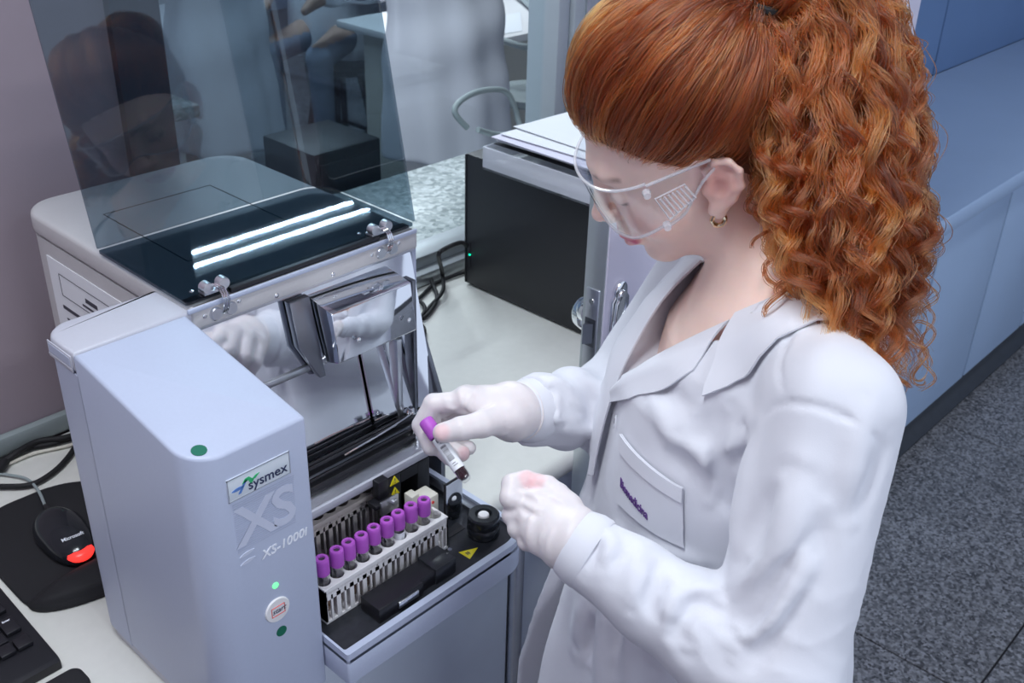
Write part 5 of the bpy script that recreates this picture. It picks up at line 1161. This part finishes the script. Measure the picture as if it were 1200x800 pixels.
# pocket with embroidered word, name loop, cuffs
def quad_grid(c00, c10, c11, c01, n, m):
    c00, c10, c11, c01 = (np.array(q) for q in (c00, c10, c11, c01)); out = []
    for i in range(n):
        u = i/(n-1); out.append([(c00*(1-u)+c10*u)*(1-v)+(c01*(1-u)+c11*u)*v for v in np.linspace(0, 1, m)])
    return np.array(out)
PQ = ((0.7472, 0.5134, 1.1187), (0.7508, 0.4326, 1.1073), (0.7190, 0.4167, 1.0452), (0.7184, 0.5066, 1.0510))
G = quad_grid(*PQ, 14, 14); Gs = snap(G.reshape(-1, 3), 0.0022).reshape(14, 14, 3)
MB().sheet(Gs[:, ::-1], 0.0016).build('chest_pocket', COAT, COATO, 60)
G = quad_grid(PQ[0], PQ[1], lerp3(PQ[1], PQ[2], 0.20), lerp3(PQ[0], PQ[3], 0.24), 14, 5); Gs = snap(G.reshape(-1, 3), 0.0042).reshape(14, 5, 3)
MB().sheet(Gs[:, ::-1], 0.0016).build('pocket_hem', COAT, COATO, 60)
def emboss_text(name, txt, size, o0, o1, up, m, off, parent):
    me = text_mesh(txt, size, 0.0004, offset=0.0002); n = len(me.vertices)
    co = np.empty(n*3, np.float32); me.vertices.foreach_get('co', co); co = co.reshape(-1, 3)
    L = co[:, 0].max(); o0, o1, up = np.array(o0), np.array(o1), np.array(up); ex = o1-o0; uv = up-o0
    base = o0+(co[:, :1]/L)*ex+(co[:, 1:2]/size)*uv
    P = snap(base, off); g = grad(fcoat, P, 0.003); P = P+g*(co[:, 2:3])
    me.vertices.foreach_set('co', P.astype(np.float32).ravel()); me.update(); me.materials.append(m)
    return link(name, me, None, parent)
emboss_text('embroidered_word', 'Biomedicina', 0.0155, (0.7203, 0.5045, 1.0717), (0.7215, 0.4585, 1.0584), (0.7286, 0.5055, 1.0841), mat('violet_thread', (0.13, 0.06, 0.24), 0.7), 0.0046, COATO)
G = quad_grid((0.7508, 0.5390, 1.1239), (0.7572, 0.5342, 1.1264), (0.7524, 0.5318, 1.1170), (0.7467, 0.5360, 1.1145), 5, 5); Gs = snap(G.reshape(-1, 3), 0.003).reshape(5, 5, 3)
MB().sheet(Gs[:, ::-1], 0.0015).build('name_loop', COAT, COATO)
emboss_text('monogram', 'CA', 0.006, (0.7487, 0.5369, 1.1184), (0.7539, 0.5333, 1.1209), (0.7499, 0.5394, 1.1231), M['ink'], 0.0046, COATO)
for (wv, e_, x0, x1, r0, r1) in ((WL, EL, 0.0, 0.11, 0.0340, 0.0375), (WR, ER, 0.06, 0.22, 0.0315, 0.0350)):
    p0, p1 = Vector(lerp3(wv, e_, x0)), Vector(lerp3(wv, e_, x1)); d_ = (p1-p0); Lc = d_.length
    MB().lathe([(r0-0.004, 0.0), (r0-0.0012, -0.001), (r0, 0.001), ((r0+r1)/2+0.0015, Lc*0.5), (r1, Lc*0.9), (r1-0.001, Lc), (r1-0.004, Lc)], 36, Matrix.Translation(p0) @ Vector((0, 0, 1)).rotation_difference(d_.normalized()).to_matrix().to_4x4()).build('cuff', COAT, COATO)
# white trousers and shoes, below the frame
def ftrous(P):
    d = None
    for sg in (-1, 1):
        hp = tw_(0.0, sg*0.085, 0.83); kn = tw_(0.02, sg*0.095, 0.47); an = tw_(-0.01, sg*0.10, 0.10)
        q = smin(cap(P, hp, kn, 0.084, 0.072), cap(P, kn, an, 0.073, 0.062), 0.02); d = q if d is None else smin(d, q, 0.03)
    d = smin(d, cap(P, tw_(0, -0.05, 0.87), tw_(0, 0.05, 0.87), 0.098), 0.05)
    return smax(d, 0.075-P[:, 2], 0.005)
surf('trousers', ftrous, (0.55, 0.12, 0.05), (1.2, 0.8, 1.02), 0.010, mat('lilac_trousers', (0.50, 0.50, 0.60), 0.8), WOMAN)
for sg in (-1, 1):
    def fsh(P): return smax(smin(cap(P, tw_(-0.03, sg*0.10, 0.045), tw_(0.13, sg*0.117, 0.035), 0.046, 0.040), cap(P, tw_(-0.01, sg*0.10, 0.05), tw_(-0.01, sg*0.10, 0.10), 0.045), 0.02), 0.002-P[:, 2], 0.004)
    surf('shoe', fsh, np.array(tw_(0.05, sg*0.11, 0.06))-0.2, np.array(tw_(0.05, sg*0.11, 0.08))+0.2, 0.006, M['white'], WOMAN)

# ================================================================ hair
def hair_mat(name, lo_, mid, hi_, scale=1.0):
    m = bpy.data.materials.new(name); m.use_nodes = True; nt = m.node_tree; nt.nodes.remove(nt.nodes['Principled BSDF'])
    h = nt.nodes.new('ShaderNodeBsdfHairPrincipled'); h.model = 'CHIANG'; h.parametrization = 'COLOR'
    h.inputs['Roughness'].default_value = 0.28; h.inputs['Radial Roughness'].default_value = 0.55; h.inputs['Coat'].default_value = 0.0
    hi = nt.nodes.new('ShaderNodeHairInfo'); r = nt.nodes.new('ShaderNodeValToRGB'); e = r.color_ramp.elements
    e[0].position = 0.05; e[0].color = (*lo_, 1); e[1].position = 0.95; e[1].color = (*hi_, 1); k = e.new(0.5); k.color = (*mid, 1)
    at2 = nt.nodes.new('ShaderNodeAttribute'); at2.attribute_name = 'lock_tone'
    mxm = nt.nodes.new('ShaderNodeMath'); mxm.operation = 'MULTIPLY_ADD'; mxm.inputs[1].default_value = 0.35
    mm2 = nt.nodes.new('ShaderNodeMath'); mm2.operation = 'MULTIPLY'; mm2.inputs[1].default_value = 0.65
    nt.links.new(hi.outputs['Random'], mxm.inputs[0]); nt.links.new(at2.outputs['Fac'], mm2.inputs[0]); nt.links.new(mm2.outputs[0], mxm.inputs[2])
    nt.links.new(mxm.outputs[0], r.inputs[0]); nt.links.new(r.outputs[0], h.inputs['Color'])
    nt.links.new(h.outputs[0], nt.nodes['Material Output'].inputs[0]); return m
HAIR = hair_mat('copper_hair', (0.030, 0.007, 0.0035), (0.165, 0.034, 0.008), (0.46, 0.120, 0.022))
HCAP = mat('hair_base', (0.12, 0.030, 0.010), 0.7, noise=0.4, nscale=90, bump=0.6, bscale=160)
rng = np.random.default_rng(11)
CC = V3(-0.004, 0, 0.046); CR = V3(0.094, 0.072, 0.090)
TIE = V3(-0.098, 0.004, 0.092)                      # where the ponytail is bound, head space
def to_world(L): return HC+L@HA
def hairline(L):
    """positive inside the scalp area that carries hair"""
    f, l, u = L[:, 0], np.abs(L[:, 1]), L[:, 2]
    # boundary height over the skull as a function of the fore-aft position
    ub = np.interp(f, [-0.11, -0.08, -0.045, -0.022, -0.005, 0.012, 0.035, 0.060, 0.082, 0.10], [-0.085, -0.080, -0.050, 0.010, 0.034, 0.028, 0.046, 0.066, 0.078, 0.086])
    ub = ub-np.where(f > 0.05, 0.0, 0.0)+0.25*np.clip(0.02-l, 0, 1)*np.clip(f/0.09, 0, 1)*0.0
    return u-ub
def fcap(P):
    L = hl(P); S = np.stack([L[:, 0], np.abs(L[:, 1]), L[:, 2]], 1)
    hh = np.clip(hairline(L)/0.035, 0, 1); d = ell(S, CC, CR)-(0.002+0.008*hh)
    d = smin(d, ell(S, (-0.045, 0, 0.02), (0.055, 0.060, 0.075)), 0.02)
    d = smin(d, ell(S, (-0.086, 0, 0.086), (0.030, 0.028, 0.028)), 0.025)
    return smax(d, -hairline(L)*0.8, 0.003)
cp_lo = np.array(to_world(V3(0, 0, 0.03)))-0.17
HR = surf('hair', fcap, cp_lo, cp_lo+0.34, 0.004, HCAP, WOMAN)
def curves_obj(name, pts, rad, tone, m, parent):
    """pts (n, k, 3) world"""
    n, k = pts.shape[:2]; cu = bpy.data.hair_curves.new(name); cu.add_curves([k]*n)
    cu.attributes['position'].data.foreach_set('vector', np.ascontiguousarray(pts, np.float32).ravel())
    ra = cu.attributes.get('radius') or cu.attributes.new('radius', 'FLOAT', 'POINT')
    ra.data.foreach_set('value', np.ascontiguousarray(np.broadcast_to(rad, (n, k)), np.float32).ravel())
    lt = cu.attributes.new('lock_tone', 'FLOAT', 'CURVE'); lt.data.foreach_set('value', np.ascontiguousarray(tone, np.float32))
    cu.materials.append(m); return link(name, cu, None, parent)
# combed strands: from the hairline and scalp back to the tie, in wavy clumps
def combed(nclump, per, k=26):
    roots = []
    while len(roots) < nclump:
        v = rng.normal(size=(4000, 3)).astype(np.float32); v /= np.linalg.norm(v, axis=1, keepdims=True)
        L = CC+v*CR; h = hairline(L)
        p = np.where(h < 0.016, 1.0, 0.34)
        keep = (h > -0.001) & (rng.random(4000) < p) & (np.linalg.norm(L-TIE, axis=1) > 0.03)
        roots += list(v[keep])
    roots = np.array(roots[:nclump], np.float32)
    tdir = (TIE-CC)/CR; tdir = tdir/np.linalg.norm(tdir)
    out = []; tones = []; T = np.linspace(0, 1, k)[None, :, None]
    for q in roots:
        r = q+rng.normal(size=(per, 3))*0.035; r /= np.linalg.norm(r, axis=1, keepdims=True)
        om = np.arccos(np.clip(r@tdir, -1, 1))[:, None, None]
        S = (np.sin((1-T)*om)*r[:, None, :]+np.sin(T*om)*tdir[None, None, :])/np.maximum(np.sin(om), 1e-4)
        S /= np.linalg.norm(S, axis=2, keepdims=True)
        fwd = max(0.0, float(q[0]))*0.5+max(0.0, float(q[2]))*0.5
        lay = rng.random()*0.5+0.5
        lift = (0.06+0.17*fwd*lay+0.09*lay)*np.sin(np.clip(T, 0, 1)*PI)**0.75
        lift = lift+rng.normal(size=(per, 1, 1))*0.018*np.sin(T*PI)+np.interp(T, [0, 0.10, 0.4, 1], [0.022, 0.085, 0.11, 0.09])
        # clump wave sideways and in height
        side = np.cross(S, np.gradient(S, axis=1)); side /= np.maximum(np.linalg.norm(side, axis=2, keepdims=True), 1e-6)
        ph, fq = rng.random()*6.28, rng.uniform(5, 15)
        ph2 = rng.normal(size=(per, 1, 1))*0.5
        wv = np.sin(T*fq+ph+ph2)*0.060*np.sin(T*PI)**0.5; wl = np.cos(T*fq*0.9+ph+ph2)*0.050*np.sin(T*PI)**0.5
        L = CC+(S*(1+lift+wl)+side*wv)*CR
        L[:, -1] = TIE+rng.normal(size=(per, 3))*0.006
        out.append(to_world(L.reshape(-1, 3).astype(np.float32)).reshape(per, k, 3)); tones += [min(1, max(0, rng.normal(0.45, 0.22)))]*per
    return np.concatenate(out), np.array(tones)
pts, tone = combed(760, 17)
rad = np.concatenate([np.linspace(0.00012, 0.00034, 4), np.full(20, 0.00034), np.linspace(0.0003, 0.0002, 2)])
curves_obj('combed_strands', pts, rad[None, :], tone, HAIR, HR)
# baby hairs along the hairline
# ponytail: curly locks
tie_w = np.array(to_world(TIE))
SPINE = np.array([list(p) for p in smooth_path([tuple(tie_w), (0.8769, 0.4914, 1.5343), (0.9021, 0.4776, 1.5408), (0.9068, 0.4511, 1.5044), (0.8863, 0.4210, 1.4400), (0.8611, 0.3864, 1.3741), (0.8368, 0.3447, 1.3113), (0.8252, 0.3014, 1.2634), (0.8233, 0.2786, 1.2432)], 10)])
sl = np.concatenate([[0], np.cumsum(np.linalg.norm(np.diff(SPINE, axis=0), axis=1))]); STOT = sl[-1]
def spine_at(t): return np.stack([np.interp(t*STOT, sl, SPINE[:, i]) for i in range(3)], -1)
CX = np.array([0.686, -0.727, 0.025]); CY = np.array([0.336, 0.347, 0.875]); CZ = np.array([0.645, 0.592, -0.483])
def ponytail(nlock, per, k=64):
    out = []; tones = []; rads = []
    for i in range(nlock):
        t1 = rng.uniform(0.50, 0.98) if rng.random() < 0.75 else rng.uniform(0.28, 0.55)
        ang = rng.uniform(0, 2*PI); rr = math.sqrt(rng.random())
        ox, oz = math.cos(ang)*rr, math.sin(ang)*rr
        T = np.linspace(0, 1, k); tt = T*t1
        W = np.interp(tt, [0, 0.06, 0.16, 0.30, 0.50, 0.68, 0.80, 0.92, 1.0], [0.012, 0.038, 0.060, 0.072, 0.076, 0.068, 0.046, 0.024, 0.010])
        base = spine_at(tt)
        tan = np.gradient(base, axis=0); tan /= np.linalg.norm(tan, axis=1, keepdims=True)
        sx = CX[None]-tan*(tan@CX)[:, None]; sx /= np.linalg.norm(sx, axis=1, keepdims=True); sz = np.cross(tan, sx)
        # the mass hangs more to the face side low down
        ctr = base+sx*(ox*W)[:, None]+sz*(oz*W*0.75)[:, None]
        # tips hang down rather than follow the spine
        dr = np.clip((T-0.75)/0.25, 0, 1)[:, None]**2; ctr = ctr+dr*np.array([0, 0, -0.018])
        cr = rng.uniform(0.003, 0.0095)*np.interp(T, [0, 0.15, 0.5, 1], [0.1, 0.5, 0.9, 1.5]); wl = rng.uniform(0.055, 0.110); ph = rng.random()*6.28; hand_ = 1 if rng.random() < 0.5 else -1
        s = np.concatenate([[0], np.cumsum(np.linalg.norm(np.diff(ctr, axis=0), axis=1))])
        a = hand_*(2*PI*s/wl*(1+0.35*np.clip(T-0.4, 0, 1)))+ph+0.9*np.sin(s*rng.uniform(18, 40)+rng.random()*6)
        tn = np.gradient(ctr, axis=0); tn /= np.linalg.norm(tn, axis=1, keepdims=True)
        n1 = sx-tn*np.sum(sx*tn, 1, keepdims=True); n1 /= np.linalg.norm(n1, axis=1, keepdims=True); n2 = np.cross(tn, n1)
        helix = ctr+n1*(np.cos(a)*cr)[:, None]+n2*(np.sin(a)*cr)[:, None]
        e1 = rng.normal(size=(per, 1))*0.0034; e2 = rng.normal(size=(per, 1))*0.0034
        spread = np.interp(T, [0, 0.2, 0.8, 1], [0.6, 1.0, 1.0, 0.5])
        dph = rng.normal(size=(per, 1))*0.20; fr = rng.normal(size=(per, 1))*0.0016
        aa = a[None]+dph
        st = ctr[None]+n1[None]*((np.cos(aa)*cr[None])+e1*spread[None])[..., None]+n2[None]*((np.sin(aa)*cr[None])+e2*spread[None])[..., None]
        st = st+n1[None]*(fr*np.sin(aa*2.3+dph*9))[..., None]
        ln = rng.uniform(0.86, 1.0, size=(per, 1)); idx = np.linspace(0, 1, k)[None]*ln*(k-1); i0 = np.clip(idx.astype(int), 0, k-2); w_ = (idx-i0)[..., None]
        st = np.take_along_axis(st, i0[..., None], 1)*(1-w_)+np.take_along_axis(st, (i0+1)[..., None], 1)*w_
        out.append(st); tones += [min(1, max(0, rng.normal(0.50, 0.30)))]*per
    return np.concatenate(out).astype(np.float32), np.array(tones)
pts, tone = ponytail(310, 30)
rad = np.concatenate([np.full(54, 0.00034), np.linspace(0.00034, 0.00010, 10)])
curves_obj('ponytail_curls', pts, rad[None, :], tone, HAIR, HR)
# loose tendrils: corkscrews hanging over collar and beside the nape, flyaways round the outline
def tendrils(specs, k=90):
    out = []; tones = []
    for path, cr, wl, per, tn_ in specs:
        C_ = np.array([list(p) for p in smooth_path(path, 12)]); s0 = np.concatenate([[0], np.cumsum(np.linalg.norm(np.diff(C_, axis=0), axis=1))]); T = np.linspace(0, 1, k)
        ctr = np.stack([np.interp(T*s0[-1], s0, C_[:, i]) for i in range(3)], 1); tn = np.gradient(ctr, axis=0); tn /= np.linalg.norm(tn, axis=1, keepdims=True)
        n1 = np.cross(tn, CZ); n1 /= np.linalg.norm(n1, axis=1, keepdims=True); n2 = np.cross(tn, n1); ph = rng.random()*6.28
        for _ in range(per):
            a = 2*PI*T*s0[-1]/wl+ph+rng.normal()*0.25; r = cr*np.interp(T, [0, 0.25, 1], [0.3, 1, 1.1])
            out.append(ctr+n1*(np.cos(a)*r+rng.normal()*0.0014)[:, None]+n2*(np.sin(a)*r+rng.normal()*0.0014)[:, None]); tones.append(tn_+rng.normal()*0.08)
    return np.array(out, np.float32), np.clip(np.array(tones), 0, 1)
SP = [([(0.8314, 0.4233, 1.3590), (0.8169, 0.4206, 1.3260), (0.7998, 0.4130, 1.3040), (0.7886, 0.3980, 1.2811)], 0.010, 0.040, 14, 0.35), ([(0.8295, 0.4036, 1.3530), (0.8154, 0.4034, 1.3236), (0.7978, 0.3964, 1.3019)], 0.009, 0.036, 16, 0.4),
      ([(0.8286, 0.3856, 1.3505), (0.8175, 0.3826, 1.3215), (0.8028, 0.3754, 1.3035), (0.8050, 0.3645, 1.2930)], 0.012, 0.044, 20, 0.5), ([(0.8276, 0.3679, 1.3482), (0.8139, 0.3613, 1.3216), (0.8052, 0.3588, 1.3069), (0.7997, 0.3658, 1.2978)], 0.013, 0.046, 22, 0.5),
      ([(0.8415, 0.4553, 1.3806), (0.8270, 0.4483, 1.3528), (0.8130, 0.4370, 1.3305)], 0.008, 0.034, 14, 0.3), ([(0.8459, 0.4729, 1.3874), (0.8317, 0.4614, 1.3647), (0.8278, 0.4504, 1.3460)], 0.007, 0.032, 12, 0.3),
      ([(0.8243, 0.3107, 1.2943), (0.8194, 0.2949, 1.2683), (0.8116, 0.2847, 1.2455)], 0.010, 0.040, 16, 0.5), ([(0.8337, 0.2903, 1.2818), (0.8310, 0.2747, 1.2591), (0.8349, 0.2680, 1.2560)], 0.009, 0.038, 10, 0.5)]
for i in range(46):
    ang = rng.uniform(-1.2, 1.25); t = rng.uniform(0.10, 0.85); p = spine_at(np.array(t)); W = np.interp(t, [0, 0.16, 0.3, 0.5, 0.68, 0.85], [0.02, 0.058, 0.072, 0.076, 0.068, 0.035])
    p0 = p+CX*W*math.cos(ang)*0.85+CY*W*math.sin(ang)*0.4; d0 = CX*math.cos(ang)+CY*math.sin(ang)*0.6; L_ = rng.uniform(0.010, 0.030)
    SP.append(([tuple(p0), tuple(p0+d0*L_*0.7+CY*0.006), tuple(p0+d0*L_-CY*0.018), tuple(p0+d0*L_*0.8-CY*rng.uniform(0.03, 0.055))], rng.uniform(0.003, 0.008), rng.uniform(0.03, 0.05), int(rng.integers(2, 6)), rng.uniform(0.2, 0.6)))
pts, tone = tendrils(SP)
curves_obj('loose_tendrils', pts, np.concatenate([np.full(80, 0.00030), np.linspace(0.0003, 0.0001, 10)])[None, :], tone, HAIR, HR)
# band round the ponytail
tv = np.array(to_world(TIE+V3(-0.012, 0, 0.012)))
up_ = Vector((HA[2]*0.75-HA[0]*0.6).tolist()).normalized(); u_ = up_.orthogonal().normalized(); v_ = up_.cross(u_)
MB().tube([tuple(Vector(tv)+(u_*math.cos(2*PI*k/20)+v_*math.sin(2*PI*k/20))*0.0165) for k in range(21)], 0.0045, 8, 2).build('hair_band', M['rubber'], HR)

# ================================================================ goggles and earring
GG = glassy('goggle_plastic', (0.955, 0.965, 0.975), 1.0, 0.04)
GE = mat('goggle_rib', (0.86, 0.87, 0.92), 0.15, alpha=0.42)
def gpt(th, u):
    f = 0.034+0.078*(math.cos(th) if abs(th) < PI/2 else 0)**0.75; l = 0.0795*math.sin(th)
    return hw(f-0.06*abs(u-0.008)*0.6, l, u)
ths = np.linspace(-1.42, 1.42, 33)
def gu(th, v):
    a = abs(th)/1.42; top = 0.044-0.006*a; bot = float(np.interp(a, [0, 0.12, 0.35, 0.65, 1.0], [-0.001, -0.004, -0.020, -0.022, -0.013]))
    return bot+(top-bot)*v
GO = MB().sheet([[gpt(t, gu(t, v)) for t in ths] for v in np.linspace(0, 1, 10)], 0.0018).build('safety_goggles', GG, WOMAN)
GO['label'] = 'clear plastic safety goggles'
for v in (0.0, 1.0): MB().tube([gpt(t, gu(t, v)) for t in ths], 0.0016, 8, 1).build('lens_rim', GE, GO)
for sg in (-1, 1):
    def sp_(f, u, o=0.0): return hw(f, sg*(0.0805+o), u)
    rows = []
    for v in np.linspace(0, 1, 6):
        row = []
        for t in np.linspace(0, 1, 14):
            f = 0.052-0.062*t; top = 0.038-0.006*t; bot = np.interp(t, [0, 0.3, 0.75, 1], [-0.014, -0.010, 0.014, 0.022])
            row.append(sp_(f, bot+(top-bot)*v, 0.003*math.sin(t*PI)))
        rows.append(row)
    sd = MB().sheet(rows, 0.0018).build('side_shield', GG, GO)
    MB().tube([sp_(0.052-0.062*t, 0.038-0.006*t, 0.001) for t in np.linspace(0, 1, 8)], 0.0015, 8, 1).build('shield_rim', GE, sd)
    MB().tube([sp_(0.052-0.062*t, float(np.interp(t, [0, 0.3, 0.75, 1], [-0.014, -0.010, 0.014, 0.022])), 0.001) for t in np.linspace(0, 1, 10)], 0.0015, 8, 1).build('shield_rim', GE, sd)
    for k in range(7):
        f = 0.044-k*0.0042; MB().tube([sp_(f-0.002, -0.004+0.0012*k, 0.0035), sp_(f+0.002, 0.020, 0.0035)], 0.0011, 6, 1).build('vent_rib', GE, sd)
    MB().tube([sp_(0.047, -0.006, 0.003), sp_(0.017, 0.004, 0.003), sp_(0.020, 0.022, 0.003), sp_(0.050, 0.022, 0.003), sp_(0.047, -0.006, 0.003)], 0.0009, 6, 1).build('vent_frame', GE, sd)
    for (f, u) in ((0.0545, 0.030), (0.0525, -0.012)):
        a = sp_(f, u, -0.001); b = sp_(f, u, 0.006); MB().cyl(a, b, 0.0042, 0.0034, 14).build('hinge_stud', GE, GO)
    MB().tube([sp_(-0.006, 0.027, 0.002), sp_(-0.022, 0.029, -0.004), sp_(-0.040, 0.020, -0.012), sp_(-0.050, 0.004, -0.018)], 0.0026, 8, 4).build('temple', GG, GO)
er = hw(-0.002+0.010, 0.0765, -0.0315)
Er = Vector(er); ring_ = [tuple(Er+Vector(HA[0].tolist())*(0.0062*math.cos(a))+Vector(HA[2].tolist())*(0.0066*math.sin(a)-0.004)) for a in np.linspace(0, 2*PI, 17)]
MB().tube(ring_, 0.0024, 8, 2).build('earring', mat('earring_gold', (0.72, 0.60, 0.42), 0.15, 1.0), WOMAN)

# ================================================================ tube in her fingers
p_bot, p_top = Vector((0.6072, 0.6122, 1.0794)), Vector((0.6103, 0.6745, 1.1187))
ht = empty('sample_tube', (0, 0, 0), 'purple capped blood tube with barcode label held between gloved fingers', 'tube')
ht.location = p_bot; ht.rotation_mode = 'QUATERNION'; ht.rotation_quaternion = Vector((0, 0, 1)).rotation_difference((p_top-p_bot).normalized())
b_ = link('tube_body', tm3[0], None, ht); link('contents', tm3[1], None, b_); c_ = link('cap', tm3[2], None, ht); link('cap_recess', tm3[3], None, c_)
lb = MB().lathe([(0.00655, 0.0150), (0.00675, 0.0150), (0.00675, 0.0545), (0.00655, 0.0545)], 28).build('paper_label', M['paper'], ht)
Rl = ht.rotation_quaternion.to_matrix(); vl = Rl.inverted() @ (CAM_POS-p_bot); a0 = math.atan2(vl.y, vl.x)
bc = MB()
random.seed(5); zz = 0.026
while zz < 0.044:
    wd_ = random.choice((0.0004, 0.0006, 0.0010))
    for q in range(6):
        a = a0-0.55+q*0.16; b2 = a+0.17; t = bmesh.new()
        vs = [t.verts.new((0.00682*math.cos(x), 0.00682*math.sin(x), z_)) for x, z_ in ((a, zz), (b2, zz), (b2, zz+wd_), (a, zz+wd_))]; t.faces.new(vs); bc._add(t)
    zz += wd_+random.choice((0.0004, 0.0006, 0.0009))
bc.build('barcode', M['ink'], lb)
tb = MB()
for (zc, w0, w1, h_) in ((0.049, -0.5, 0.4, 0.004), (0.0465, -0.1, 0.5, 0.0012), (0.022, -0.4, 0.2, 0.0008), (0.0195, -0.4, 0.4, 0.0008)):
    for q in range(6):
        a = a0+w0+(w1-w0)*q/6; b2 = a+(w1-w0)/7.5; t = bmesh.new(); vs = [t.verts.new((0.00682*math.cos(x), 0.00682*math.sin(x), z_)) for x, z_ in ((a, zc), (b2, zc), (b2, zc+h_), (a, zc+h_))]; t.faces.new(vs); tb._add(t)
tb.build('label_print', M['ink'], lb)
